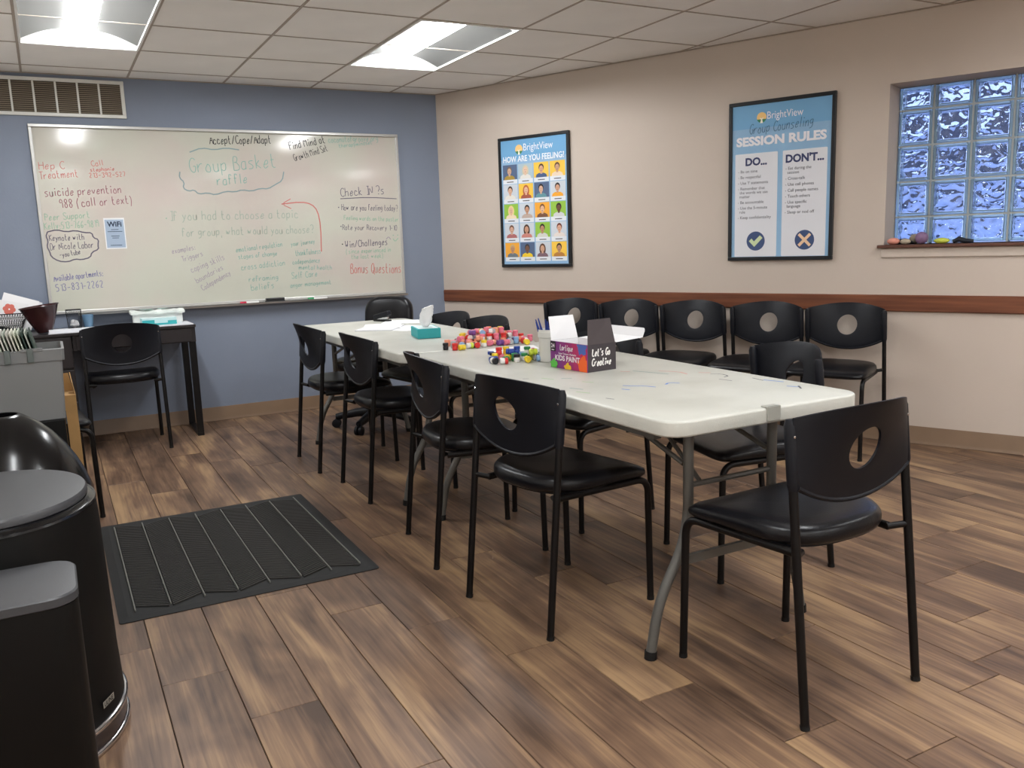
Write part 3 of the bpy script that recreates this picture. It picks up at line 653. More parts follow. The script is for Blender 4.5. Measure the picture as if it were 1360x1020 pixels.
def guest_chair():
    t = thing('guest_chair', '', 'chair')
    b = back_shell()
    b.obj('backrest', M['plastic'], t, smooth=50)
    b = MB(); pts = []                     # raised lower rim
    for i in range(25):
        x = -.208+.416*i/24; z = -.066-.062*(1-abs(x/.217)**2.1); pts.append((x, BY(x, z)-.005, .675+z))
    b.tube(pts, .0075, 6); b.obj('backrest_rim', M['plastic'], t, smooth=60)
    for s_ in (-1, 1):
        b = MB(); b.tube([(s_*.2115, -.1670, .595), (s_*.2115, -.1656, .61), (s_*.211, -.1515, .755), (s_*.211, -.1500, .770)], [.012, .0155, .0155, .010], 12)
        o = b.obj('back_sleeve', M['plastic'], t, smooth=60)
        MB().ball((s_*.213, -.1695, .73), .004, .002, .004, 8, 5).obj('bolt', M['chrome'], o); 
        b = MB(); b.tube([(s_*.217, -.225, 0), (s_*.217, -.223, .012)], .0123, 10); ft = b.obj('foot_cap', M['rubber'], t)
        b = MB(); b.tube([(s_*.217, -.2242, .008), (s_*.211, -.151, .76)], .0115, 12); b.obj('rear_leg', M['blackmetal'], t, smooth=40)
        b = MB(); b.tube(roundpath([(s_*.212, .225, .008), (s_*.208, .218, .425), (s_*.178, -.15, .425)], .05, 8), .0115, 12); b.obj('front_leg', M['blackmetal'], t, smooth=40)
        b = MB(); b.tube([(s_*.212, .2252, 0), (s_*.212, .2252, .012)], .0123, 10); b.obj('foot_cap', M['rubber'], t)
        b = MB(); b.tube([(s_*.165, -.155, .428), (s_*.214, -.184, .435)], .009, 10); b.obj('seat_stub', M['blackmetal'], t, smooth=40)
    b = MB(); rg = []
    for k, z in ((.90,.437),(.965,.440),(.995,.450),(1,.462),(.985,.475),(.94,.485),(.84,.489),(.6,.487),(.3,.484),(.05,.483)):
        rg.append([(x*(1+.18*y), y+.002, (z-.437)*(1-.38*max(0, y/.22)**2)+.437-.004*(y/.2)**2) for x, y in superell(.213, .228, .186, 9, 2.7, k)])
    b.rings(rg); b.obj('seat', M['vinyl'], t, smooth=60)
    b = MB(); b.rings([[(x, y, z) for x, y in superell(.205, .216, .175, 8, 2.7, k)] for k, z in ((.9,.4275),(.97,.431),(.97,.437))]); b.obj('seat_pan', M['plastic'], t, smooth=40)
    return t
GC = guest_chair(); gfirst = True
def D(v): return RD(v)
def wch(s): v = wall(s, 0, .328); return (v.x, v.y, 0), ROTW+pi
CH = [((1.733, 1.612, 0), D(2), 'black guest chair at the near end of the tables, closest to the camera', 'chairs at the tables'),
 ((1.4245, 2.376, 0), D(-80.6), 'nearest chair on the left long side of the white tables', 'chairs at the tables'),
 ((1.424, 3.039, 0), D(-97.4), 'second nearest chair on the left long side of the tables', 'chairs at the tables'),
 ((1.461, 4.007, 0), D(-90), 'third chair along the left long side, near the office chair base', 'chairs at the tables'),
 ((1.413, 4.700, 0), D(-90), 'farthest chair on the left long side, in front of the blue wall', 'chairs at the tables'),
 ((2.235, 2.338, 0), D(77.7), 'nearest chair on the right long side, behind the right table corner', 'chairs at the tables'),
 ((2.02, 3.143, 0), D(102.7), 'chair on the right long side hidden behind the paint box', 'chairs at the tables'),
 ((1.97, 4.25, 0), D(97), 'chair on the right long side behind the pile of paint pots', 'chairs at the tables'),
 ((1.95, 4.70, 0), D(99), 'farthest chair on the right long side, behind the tissue box', 'chairs at the tables'),
 (*wch(1.338), 'first wall chair from the room corner, partly behind the box flap', 'chairs in a row along the beige wall'),
 (*wch(1.798), 'second wall chair from the corner, above the box flaps', 'chairs in a row along the beige wall'),
 (*wch(2.264), 'middle chair of the row against the beige wall', 'chairs in a row along the beige wall'),
 (*wch(2.745), 'fourth wall chair from the corner, behind the nearest right side chair', 'chairs in a row along the beige wall'),
 (*wch(3.206), 'last wall chair of the row, nearest the glass block window', 'chairs in a row along the beige wall'),
 ((.352, 5.865, 0), D(0), 'black chair tucked in at the desk under the whiteboard', 'other guest chairs'),
 ((-.140, 4.50, 0), D(-84), 'chair mostly hidden behind the file tote by the left wall', 'other guest chairs')]
for loc, rt, lb, gp in CH:
    o = GC if gfirst else dup(GC, loc, rt); gfirst = False
    o.location = loc; o.rotation_euler = (0, 0, rt); o['label'] = lb; o['group'] = gp

# ---------------------------------------------------------------- folding tables
def rrect(x0, x1, y0, y1, r, seg=6):
    p = []
    for cx, cy, a in ((x1-r, y1-r, 0), (x0+r, y1-r, 90), (x0+r, y0+r, 180), (x1-r, y0+r, 270)):
        p += [(cx+r*cos(RD(a+k*90/seg)), cy+r*sin(RD(a+k*90/seg))) for k in range(seg+1)]
    return p
def folding_table(label, x0, x1, y0, y1, gp):
    W, L = x1-x0, y1-y0; t = thing('folding_table', label, 'table', ((x0+x1)/2, (y0+y1)/2, 0), 0, gp)
    top = MB(); rg = []
    for ins, z in ((.012,.694),(.003,.694),(0,.698),(0,.730),(.002,.7345),(.006,.737),(.03,.7372)):
        rg.append([(x, y, z) for x, y in rrect(-W/2+ins, W/2-ins, -L/2+ins, L/2-ins, max(.065-ins, .01))])
    top.rings(rg); top.obj('tabletop', M['tabletop'], t, smooth=35)
    sk = MB()
    for s_ in (-1, 1): sk.box(s_*(W/2-.05)-.012, s_*(W/2-.05)+.012, -L/2+.12, L/2-.12, .668, .694)
    sk.obj('side_rail', M['steelgrey'], t)
    for e_ in (-1, 1):
        ye = e_*(L/2-(.17 if e_ < 0 else .12)); yi = e_*(L/2-(.62 if e_ < 0 else .55))
        for s_ in (-1, 1):
            b = MB(); b.tube(roundpath([(s_*.163, ye, .690), (s_*.163, ye, .35), (s_*.272, ye, .17), (s_*.302, ye, .012)], .12, 8), .0155, 12); b.obj('leg', M['steelgrey'], t, smooth=50)
            b = MB(); b.tube([(s_*.303, ye, 0), (s_*.301, ye, .024)], .0185, 12); b.obj('foot_cap', M['rubber'], t)
        b = MB(); b.box(-.19, .19, ye-.004, ye+.010, .262, .288); b.obj('crossbar', M['steelgrey'], t)
        b = MB(); b.tube([(-.163, ye, .50), (.163, ye, .50)], .009, 8); b.obj('crossbar', M['steelgrey'], t)
        for s_ in (-1, 1):
            b = MB(); b.tube([(s_*.163, ye-e_*.02, .56), (s_*.16, yi, .685)], .008, 8); b.obj('brace', M['steelgrey'], t)
        b = MB(); b.tube([(-.11, ye-e_*.01, .50), (0, yi+e_*.0, .683)], .007, 8); b.obj('brace', M['steelgrey'], t)
    return t
gp = 'white folding tables'
t1 = folding_table('nearer white plastic folding table, stained with paint marks', 1.366, 2.090, 1.700, 3.497, gp)
t2 = folding_table('farther white plastic folding table, under the tissue box and papers', 1.325, 2.030, 3.503, 5.290, gp)
b = MB(); b.rbox(-.03, .018, -.9035, -.895, .700, .7415, .002); b.rbox(-.03, .018, -.9035, -.875, .7375, .7415, .0015); b.obj('edge_latch', mat('latch_grey', S(168,168,160), .4), t1)
# paint scribbles and stains on the near table (flat marks on its surface)
stc = {(80,130,205): [[(0,-.42),(.03,-.40),(.05,-.43)], [(-.12,-.35),(-.10,-.38),(-.07,-.40),(-.055,-.44)], [(-.16,-.40),(-.15,-.43)], [(.27,-.68),(.29,-.72)], [(.30,-.55),(.32,-.62)]],
 (214,140,130): [[(.16,-.18),(.2,-.24),(.19,-.30)], [(.24,-.30),(.27,-.33)], [(.05,-.1),(.07,-.13)]], (110,150,150): [[(.09,-.12),(.12,-.2)], [(.12,-.2),(.14,-.26)], [(-.28,-.28),(-.26,-.33)], [(-.2,-.1),(-.17,-.12)]],
 (96,98,104): [[(.25,-.35),(.28,-.37),(.27,-.42),(.24,-.43)], [(-.31,-.02),(-.29,-.03)], [(.3,-.5),(.29,-.56)], [(-.29,-.5),(-.28,-.53)], [(.2,-.45),(.21,-.5)], [(.3,-.7),(.27,-.74)]], (150,190,130): [[(-.25,-.05),(-.23,-.1)], [(-.18,-.2),(-.16,-.24)], [(-.3,-.35),(-.28,-.4)]]}
for col, ls in stc.items():
    b = MB()
    for q in ls:
        tmp = MB(); ribbon(tmp, smooth2([(x, y) for x, y in q]), .006 if col != (80,130,205) else .0075, 0)
        c_ = MB(); c_.add([(v[0], v[2], .7375) for v in tmp.v], tmp.f); c_.obj('paint_mark', pc(*col), t1)

# ---------------------------------------------------------------- things on the tables
ZT = .7376
# tissue box
def tissue_box(name_label, loc, rt, front, tp, lx=.12, ly=.2, h=.05, tissue=True):
    t = thing('tissue_box', name_label, 'tissue box', loc, rt)
    MB().rbox(-lx/2, lx/2, -ly/2, ly/2, 0, h, .0015, 1).obj('carton', front, t)
    b = MB(); b.add([(x, y, h+.0006) for x, y in rrect(-lx/2+.008, lx/2-.008, -ly/2+.008, ly/2-.008, .01, 2)], [tuple(range(12))]); b.obj('carton_top', tp, t)
    if tissue:
        b = MB(); n = 12; rg = []
        for j in range(9):
            u = j/8; rx = .014+.018*math.sin(u*pi*.9)+.006*u; ry = .010+.004*math.sin(u*7)
            rg.append([(rx*cos(2*pi*k/n)*(1+.2*sin(3*k+j))+.012*u, ry*sin(2*pi*k/n)*(1+.3*cos(2*k+j*2))-.02*u*u, h+.0005+.105*u+.008*cos(2*pi*k/n)*u) for k in range(n)])
        b.rings(rg); b.obj('tissue', M['white'], t, smooth=80)
    return t
tissue_box('teal tissue box with a tissue standing up, on the far table', (1.695, 4.11, ZT), RD(-12), M['teal'], pc(214,232,232))
# papers and stapler
def sheet(name, label, pts, z0, z1, mt=None, cat='paper'):
    cx = sum(p[0] for p in pts)/len(pts); cy = sum(p[1] for p in pts)/len(pts)
    o = MB().prism([(a-cx, b_-cy) for a, b_ in pts], 0, z1-z0).obj(name, mt or M['white'], loc=(cx, cy, z0)); return tag(o, label, cat)
def rect2(cx, cy, w_, l_, a): return [(cx+x*cos(a)-y*sin(a), cy+x*sin(a)+y*cos(a)) for x, y in ((-w_/2,-l_/2),(w_/2,-l_/2),(w_/2,l_/2),(-w_/2,l_/2))]
sheet('paper_stack', 'thin stack of printed sheets at the far end of the tables', rect2(1.66, 4.71, .22, .28, RD(-35)), ZT, ZT+.006, pc(222,222,226))
sheet('paper_sheet', 'white sheet lying on the thin stack at the far table end', rect2(1.70, 4.78, .216, .279, RD(-22)), ZT+.0062, ZT+.007)
sheet('paper_sheet', 'white sheet between the stack and the tissue box', rect2(1.79, 4.61, .216, .279, RD(-60)), ZT, ZT+.001)
sheet('paper_sheet', 'white sheet in front of the office chair, beside the stapler', rect2(1.93, 4.99, .216, .279, RD(60)), ZT, ZT+.0025)
st = thing('stapler', 'black desktop stapler at the far end of the tables', 'stapler', (1.835, 5.15, ZT), RD(-68))
MB().rbox(-.07, .065, -.018, .018, 0, .012, .003).obj('stapler_base', M['black'], st)
b = MB(); b.rbox(-.075, .07, -.017, .017, -.018, .014, .009, 3, Matrix.Translation((0,0,.042)) @ Matrix.Rotation(RD(-13), 4, 'Y')); b.obj('stapler_arm', M['plastic'], st, smooth=50)
MB().rbox(-.065, .055, -.007, .007, .012, .026, .001, 1, Matrix.Rotation(RD(-5), 4, 'Y')).obj('staple_magazine', M['chrome'], st)
sheet('paper_sheet', 'white sheet between the two piles of paint pots', [(1.692,3.400),(1.650,3.225),(1.885,3.262),(1.930,3.395)], ZT, ZT+.0012)

# paint pots
def paint_pot():
    t = thing('paint_pot', '', 'paint pot')
    b = MB(); b.lathe([(.0110,0),(.0125,.002),(.0125,.016),(.010,.019)], 14); b.obj('pot', pc(200,80,60), t, smooth=40)
    b = MB(); b.lathe([(.0112,.0192),(.0132,.0202),(.0132,.030),(.0115,.0315)], 14); b.obj('pot_lid', pc(240,240,236), t, smooth=40)
    return t
PP = paint_pot(); pcols = {'red': (212,52,50), 'yellow': (236,206,50), 'orange': (240,134,92), 'pink': (232,124,146), 'purple': (118,74,146), 'blue': (48,76,160), 'pale blue': (142,182,222), 'green': (58,140,84), 'brown': (110,74,60), 'black': (34,34,38), 'peach': (240,164,134), 'silver': (176,178,182), 'lime': (206,224,70)}
pmesh = {}
for nme, c in pcols.items():
    a = PP.children[0].data.copy(); a.materials[0] = pc(*c, .35); l2 = PP.children[1].data.copy(); l2.materials[0] = pc(*c, .35)
    w2 = PP.children[0].data.copy(); w2.materials[0] = pc(232,230,226,.3); pmesh[nme] = (a, l2, w2)
def pot(x, y, z, rot, colour, where, gp, how, full=True):
    r_ = PP.copy(); C.objects.link(r_); r_.location = (x, y, z); r_.rotation_euler = rot
    r_['label'] = 'small %s paint pot %s the %s' % (colour, how, where); r_['group'] = '%s paint pots %s the %s' % (colour, how, gp)
    for k, ch in enumerate(PPK):
        c = ch.copy(); C.objects.link(c); c.parent = r_; c.data = pmesh[colour][0 if full else 2] if k == 0 else pmesh[colour][1]
PPK = list(PP.children)
def pile(where, gp, spots):
    for i, (x, y, lvl, colour) in enumerate(spots):
        a = random.uniform(0, 2*pi); lv = ('at the base of', 'halfway up', 'at the peak of')[lvl]
        if random.random() < .55:         # lying on its side
            pot(x, y, ZT+.0134+lvl*.022, (pi/2, random.uniform(0, 6), a), colour, where, gp, 'on its side '+lv, random.random() < .6)
        else: pot(x, y, ZT+.0003+lvl*.022, (0, 0, a), colour, where, gp, 'standing '+lv, random.random() < .6)
rs = random.Random(3); sp1 = []; keys1 = ['orange','pink','peach','red','orange','peach','purple','yellow','silver','pale blue','pink','peach','brown','silver','peach','orange']
cells = []
for i in range(14):
    for k in range(10):
        x = 1.56+.033*i+.012*(k % 2); y = 3.46+.036*k-.006*i
        u = (x-1.79)/.195; v = (y-3.60)/.125
        if u*u+v*v < 1: cells.append((x+rs.uniform(-.004,.004), y+rs.uniform(-.005,.005)))
for i, (x, y) in enumerate(cells): sp1.append((x, y, 0, keys1[rs.randrange(16)]))
for i, (x, y) in enumerate(cells):
    if ((x-1.80)/.15)**2+((y-3.60)/.095)**2 < 1: sp1.append((x+.010, y+.012, 1, keys1[rs.randrange(16)]))
    if ((x-1.81)/.095)**2+((y-3.60)/.06)**2 < 1: sp1.append((x+.004, y+.018, 2, keys1[rs.randrange(16)]))

sp1 += [(1.545, 3.52, 0, 'black'), (1.572, 3.478, 0, 'red'), (1.612, 3.455, 0, 'yellow'), (1.635, 3.49, 0, 'lime'), (1.99, 3.62, 0, 'red'), (2.0, 3.55, 0, 'pink'), (1.95, 3.49, 0, 'red'), (1.92, 3.45, 0, 'yellow'), (1.655, 3.50, 0, 'brown')]
pile('larger heap', 'larger heap', sp1)
sp2 = []; keys2 = ['blue','yellow','red','blue','lime','green','pale blue','black','pink','silver','blue','green']
for i in range(6):
    for k in range(4):
        sp2.append((1.540+.033*i+.008*k, 3.005+.034*k-.022*i, 0, keys2[rs.randrange(12)]))
sp2 += [(1.508, 2.985, 0, 'black'), (1.522, 2.945, 0, 'red')]
for x, y, c in ((1.57,3.045,'red'),(1.605,3.05,'yellow'),(1.645,3.03,'blue'),(1.67,2.99,'green'),(1.62,3.01,'blue'),(1.695,2.985,'pink'),(1.66,2.955,'lime')): sp2.append((x, y, 1, c))
pile('smaller heap', 'smaller heap', sp2)
for ch in PPK: bpy.data.objects.remove(ch)
bpy.data.objects.remove(PP)

# brush tub with blue brushes
tb = thing('brush_tub', 'white plastic tub holding blue brushes, left of the paint box', 'tub', (1.722, 2.895, ZT))
b = MB(); b.lathe([(.040,0),(.043,.003),(.0445,.095),(.048,.098),(.048,.118),(.0465,.119),(.046,.128),(.0435,.128),(.0425,.006)], 28); b.obj('tub_body', mat('tub_translucent', S(222,222,216), .35), tb, smooth=40)
for i in range(13):
    a = 2*pi*i/13*2.4; r_ = .012+.006*(i % 3); lean = .22+.10*((i*7) % 5)/4
    bx, by = 1.722+r_*cos(a), 2.895+r_*sin(a); dx, dy = lean*cos(a)*.55-.008, lean*sin(a)*.55+.006
    dx = max(-.026, min(.026, dx))/.2*.2; dy = max(-.026, min(.026, dy)); L = .158+.012*((i*5) % 4)/3
    o = MB(); o.tube([(0,0,.008),(dx*.8,dy*.8,L*.72)], [.0045,.0045], 6); r2 = thing('paint_brush', 'blue handled paint brush standing in the white tub', 'brush', (bx-dx*.25, by-dy*.25, ZT), 0, 'blue brushes in the tub')
    o.obj('handle', pc(44,92,182,.3), r2); o = MB(); o.tube([(dx*.8,dy*.8,L*.72),(dx*1.15,dy*1.15,L)], [.0052,.002], 6); o.obj('bristles', pc(36,60,140), r2)

# paint box
FLp = Vector((1.644, 2.762, 0)); FRp = Vector((1.666, 2.543, 0)); bxd = (FRp-FLp).normalized(); byd = Vector((-bxd.y, bxd.x, 0)); BWd, BD, BH = .220, .134, .100
bx = thing('paint_box', 'open purple and black KIDS PAINT carton on the near table', 'box', (FLp.x, FLp.y, ZT), math.atan2(bxd.y, bxd.x))
th = .002
MB().box(0, BWd, 0, th, 0, BH).obj('front_panel', pc(126,52,128,.5), bx)
MB().box(BWd-th, BWd, th, BD, 0, BH).obj('side_panel', pc(62,56,60,.5), bx)
MB().box(0, th, th, BD, 0, BH).obj('side_panel', pc(62,56,60,.5), bx)
MB().box(th, BWd-th, BD-th, BD, 0, BH).obj('back_panel', pc(238,236,238,.6), bx)
MB().box(th, BWd-th, th, BD-th, 0, th).obj('bottom_panel', pc(200,196,190,.7), bx)
MB().box(th, th+.001, th+.001, BD-th-.001, th, BH-.0005).obj('inner_liner', M['white'], bx); MB().box(BWd-th-.001, BWd-th, th+.001, BD-th-.001, th, BH-.0005).obj('inner_liner', M['white'], bx); MB().box(th+.001, BWd-th-.001, th, th+.001, th, BH-.0005).obj('inner_liner', M['white'], bx)
def art(name, fn, col):
    b = MB(); fn(b); o = b.obj(name, pc(*col, .5), bx)
    if name == 'lettering': stuff(o)
stp = [(126,52,128),(142,48,122),(160,44,112),(180,42,100),(198,40,90)]
for i, c in enumerate(stp[1:]):
    art('colour_band', lambda b, i=i: flat(b, [(.075+.034*i,.0005),(BWd-.0005,.0005),(BWd-.0005,BH-.0005),(.055+.038*i,BH-.0005)], -.0004-.0002*i), c)
art('dark_tab', lambda b: rect(b, .002, .034, BH-.038, BH-.001, -.0014), (40,34,40))
def splat(b, x, z, r_, y=-.0016, clipz=0, n=24):
    flat(b, [(min(BWd-.0008, x+r_*(1+.16*sin(5*a)+.1*cos(9*a))*cos(a)), min(BH-.0008, max(.0008, z+r_*(1+.16*sin(5*a)+.1*cos(9*a))*sin(a)))) for a in [2*pi*k/n for k in range(n)]], y)
art('green_splat', lambda b: splat(b, .022, .012, .021), (92,190,76)); art('yellow_splat', lambda b: splat(b, .106, .004, .020), (244,202,46))
art('orange_splat', lambda b: splat(b, .200, .022, .034), (240,104,40)); art('blue_splat', lambda b: splat(b, .192, .088, .027), (76,104,178))
def ltr(b):
    text_mesh(b, '24', .018, BH-.024, size=.022, align='CENTER', bold=.02, y=-.0022); rect(b, .010, .026, BH-.034, BH-.031, -.0022)
    text_mesh(b, 'Super Tempera Washable', .105, .054, size=.0095, width=.105, align='CENTER', bold=.02, y=-.0022); text_mesh(b, 'KIDS PAINT', .105, .031, size=.027, width=.148, align='CENTER', bold=.03, y=-.0022)
    handwrite(b, 'Lartique', .062, .070, .140, .070, .021, wd=.0032, y=-.0022, slant=.3)
art('lettering', ltr, (240,232,236))
b = MB(); handwrite(b, "Let's Go", .022, .058, .108, .058, .025, wd=.0048, y=0, slant=.3); handwrite(b, 'Creative', .020, .022, .112, .022, .025, wd=.0048, y=0, slant=.3)
b2 = MB(); b2.add([(BWd+.0006, v[0], v[2]) for v in b.v], b.f); stuff(b2.obj('script_lettering', pc(236,234,230), bx))
# flaps: left and right short flaps stand up, long lid folded flat behind with its tuck edge up
b = MB(); b.add([(.001,.003,BH),(.001,BD-.003,BH),(-.016,BD-.012,BH+.088),(-.022,.010,BH+.088),(.0024,.003,BH),(.0024,BD-.003,BH),(-.0146,BD-.012,BH+.0885),(-.0206,.010,BH+.0885)], [(0,1,2,3),(4,5,6,7),(0,1,5,4),(1,2,6,5),(2,3,7,6),(3,0,4,7)]); b.obj('short_flap', M['white'], bx)
b = MB(); b.add([(BWd,.003,BH),(BWd,BD-.003,BH),(BWd-.014,BD-.014,BH+.088),(BWd-.010,.012,BH+.088),(BWd-.0015,.003,BH),(BWd-.0015,BD-.003,BH),(BWd-.0155,BD-.014,BH+.088),(BWd-.0115,.012,BH+.088)], [(0,1,2,3),(4,5,6,7),(0,1,5,4),(1,2,6,5),(2,3,7,6),(3,0,4,7)]); b.obj('short_flap', pc(70,62,64,.5), bx)
b = MB(); b.add([(.002,BD,BH),(BWd-.002,BD,BH),(BWd-.002,BD+.136,BH+.006),(.002,BD+.136,BH+.006),(.002,BD,BH-.002),(BWd-.002,BD,BH-.002),(BWd-.002,BD+.136,BH+.004),(.002,BD+.136,BH+.004)], [(0,1,2,3),(4,5,6,7),(0,1,5,4),(1,2,6,5),(2,3,7,6),(3,0,4,7)]); b.obj('lid_panel', M['white'], bx)
b = MB(); pf = [(.006,BH+.005),(BWd-.006,BH+.005)]+[(BWd-.014+.010*cos(RD(a)), BH+.026+.012*sin(RD(a))) for a in (0,30,60,90)]+[(.014+.010*cos(RD(a)), BH+.026+.012*sin(RD(a))) for a in (90,120,150,180)]
b.add([(x, BD+.136+(z-BH)*.35, z) for x, z in pf]+[(x, BD+.1375+(z-BH)*.35, z) for x, z in pf], [tuple(range(10)), tuple(range(10, 20))]+[(k, (k+1) % 10, 10+(k+1) % 10, 10+k) for k in range(10)]); b.obj('tuck_flap', M['white'], bx)

# ---------------------------------------------------------------- office chair
oc = thing('office_chair', 'black padded office chair on castors at the far table end', 'chair', (1.88, 5.46, 0), RD(132))
b = MB(); b.lathe([(.03,.075),(.032,.12),(.028,.13),(.026,.26),(.019,.262),(.018,.40)], 16); b.obj('gas_column', M['blackmetal'], oc, smooth=40)
for k in range(5):
    a = 2*pi*k/5+RD(20); ca, sa = cos(a), sin(a)
    b = MB(); b.tube([(.03*ca,.03*sa,.105),(.15*ca,.15*sa,.098),(.29*ca,.29*sa,.072)], [.036,.030,.022], 8); o = b.obj('base_arm', M['plastic'], oc, smooth=60)
    b = MB()
    Tm = Matrix.Translation((.29*ca,.29*sa,.029)) @ Matrix.Rotation(a, 4, 'Z') @ Matrix.Rotation(pi/2, 4, 'X')
    for q in (-.026, .004): b.lathe([(.02,q),(.029,q+.003),(.029,q+.021),(.02,q+.024)], 16, Tm)
    b.tube([(.29*ca,.29*sa,.03),(.29*ca,.29*sa,.075)], .006, 8); b.obj('castor', M['plastic'], o, smooth=40)
b = MB(); b.rings([[(x, y, z) for x, y in superell(.24, .24, .23, 4, 3.5, k)] for k, z in ((.8,.40),(.95,.405),(1,.43),(1,.455),(.96,.475),(.8,.487),(.3,.48),(.05,.478))]); b.obj('seat', M['vinyl'], oc, smooth=60)
b = MB(); rg = []
for k, y in ((.8,-.285),(.96,-.275),(1,-.25),(.98,-.225),(.86,-.205),(.4,-.212),(.05,-.215)):
    rg.append([(x, y-.18*(z/.7)**0*0-.05*((z)/.2)*.4+.04*(abs(x)/.22)**2, .70+z) for x, z in superell(.180, .165, .165, 3.6, 3.2, k)])
b.rings(rg); b.obj('backrest', M['vinyl'], oc, smooth=60)
b = MB(); b.tube(roundpath([(0,-.02,.395),(0,-.27,.39),(0,-.285,.62)], .08), .018, 10); b.obj('back_support', M['blackmetal'], oc, smooth=50)

# ---------------------------------------------------------------- floor mat
mt_ = thing('floor_mat', 'black ribbed rubber entrance mat on the plank floor', 'mat', (.085, 2.978, 0))
MW, ML = .908, 1.165
b = MB(); b.rings([[(x, y, z) for x, y in rrect(i, MW-i, i, ML-i, .012, 2)] for i, z in ((0,.0005),(0,.003),(.03,.007))]); b.obj('mat_base', M['matrub'], mt_)
nd = 8; pw = (MW-.11)/(nd-1+.0)
for k in range(nd):
    MB().rbox(.055+k*pw-.0025, .055+k*pw+.0025, .07, ML-.07, .006, .0145, .0012, 1).obj('mat_divider', mat('mat_divider_%d' % k, S(112,112,106), .7) if k == 0 else MD_, mt_) if k else None
    if k == 0:
        MD_ = mat('mat_divider', S(112,112,106), .7); MB().rbox(.0525, .0575, .07, ML-.07, .006, .0145, .0012, 1).obj('mat_divider', MD_, mt_)
b = MB()
for k in range(nd-1):
    xa = .055+k*pw+.006; xb_ = xa+pw-.012; s_ = 1 if k % 2 else -1; y = .085
    while y < ML-.085:
        dy = s_*.028; b.box(0, math.hypot(xb_-xa, 2*dy), -.0032, .0032, .006, .0125, Matrix.Translation((xa, y-dy, 0)) @ Matrix.Rotation(math.atan2(2*dy, xb_-xa), 4, 'Z')); y += .0165
stuff(b.obj('mat_ridges', mat('mat_ridge', S(50,48,46), .75), mt_))

# ---------------------------------------------------------------- desk and what stands on it
dk = thing('desk', 'black desk with drawer and loop leg under the whiteboard', 'desk', (0, 0, 0))
DX0, DX1, DY0, DY1 = -.27, .812, 5.865, 6.335
bk = mat('desk_black', S(38,33,35), .42)
MB().rbox(DX0, DX1, DY0, DY1, .728, .745, .002, 1).obj('desktop', bk, dk)
MB().box(DX0+.36, DX1-.004, DY0+.02, DY1-.01, .632, .7275).obj('apron', bk, dk)
MB().rbox(DX0+.38, DX1-.03, DY0+.006, DY0+.0195, .636, .722, .002, 1).obj('drawer_front', bk, dk)
b = MB()
for y in (DY0+.035, DY1-.055): b.rbox(DX1-.045, DX1-.004, y-.0, y+.028, .022, .632, .002, 1)
b.rbox(DX1-.045, DX1-.004, DY0+.035, DY1-.027, 0, .022, .002, 1); b.obj('loop_leg', M['blackmetal'], dk)
MB().box(DX0, DX0+.355, DY0+.02, DY1-.01, .02, .7275).obj('pedestal', bk, dk)
dh = [(.53,.722),(.33,.52),(.03,.32)]
for z0_, z1_ in dh:
    o = MB().rbox(DX0+.004, DX0+.351, DY0+.004, DY0+.0195, z0_, z1_-.004, .002, 1).obj('drawer_front', bk, dk)
    MB().rbox(DX0+.13, DX0+.225, DY0-.006, DY0+.0035, z1_-.03, z1_-.018, .002, 1).obj('drawer_pull', M['blackmetal'], o)
ZD = .7455
sheet('white_layer', 'long thin white layer covering the black desk top', [(-.035,5.872),(.80,5.868),(.795,6.16),(-.03,6.2)], ZD, ZD+.006, pc(226,228,234,.5))  # thin white layer over most of the dark desk top
sheet('paper_sheet', 'loose sheet on the desk behind the tucked in chair', rect2(.38, 6.02, .28, .2, .08), ZD+.0065, ZD+.010)
sheet('folded_towel', 'folded white towel along the left front edge of the desk', [(-.03,5.88),(.22,5.885),(.22,5.95),(-.03,5.95)], ZD+.0065, ZD+.022, pc(232,234,240), 'towel')
# tissue boxes
tissue_box('teal and white tissue box on the right part of the desk', (.602, 5.99, ZD+.0065), RD(1), pc(190,222,224), pc(222,234,234), .21, .11, .045, False)
fb = kids(C.objects['tissue_box.001'])[0] if 'tissue_box.001' in C.objects else None
if fb:
    b = MB(); rect(b, -.104, .104, .001, .012, -.0558); rect(b, -.104, -.03, .012, .034, -.0558); rect(b, .05, .104, .012, .026, -.0558); b.obj('teal_pattern', M['teal'], fb.parent)
gb = thing('glove_carton', 'white printed carton with a crumpled lid behind the desk tissue box', 'box', (.61, 6.10, ZD+.0065))
MB().rbox(-.15, .15, -.05, .05, 0, .075, .003, 1).obj('carton', pc(220,224,222), gb)
b = MB(); n = 12; rs2 = random.Random(5)
vs_ = [(-.165+.33*i/n, -.065+.13*k/4, .088+rs2.uniform(-.006,.006)-(.008 if k in (0,4) else 0)) for k in range(5) for i in range(n+1)]
vs_ += [(x, y, z-.014) for x, y, z in vs_]; N1 = 5*(n+1)
fs_ = [(k*(n+1)+i, k*(n+1)+i+1, (k+1)*(n+1)+i+1, (k+1)*(n+1)+i) for k in range(4) for i in range(n)]; fs_ += [tuple(q+N1 for q in f) for f in fs_]
bd = [i for i in range(n+1)]+[k*(n+1)+n for k in range(1, 5)]+[4*(n+1)+i for i in range(n-1, -1, -1)]+[k*(n+1) for k in range(3, 0, -1)]
fs_ += [(bd[i], bd[(i+1) % len(bd)], bd[(i+1) % len(bd)]+N1, bd[i]+N1) for i in range(len(bd))]
b.add(vs_, fs_); b.obj('crumpled_lid', pc(226,232,228), gb)
b = MB(); b.add([(x, y, .0965) for x, y in ((-.11,-.04),(-.04,-.045),(-.02,.0),(-.10,.01))], [(0,1,2,3)]); b.add([(x, y, .0965) for x, y in ((.0,-.02),(.06,-.03),(.07,.02),(.01,.03))], [(0,1,2,3)]); b.obj('pale_print', pc(176,214,206), gb)
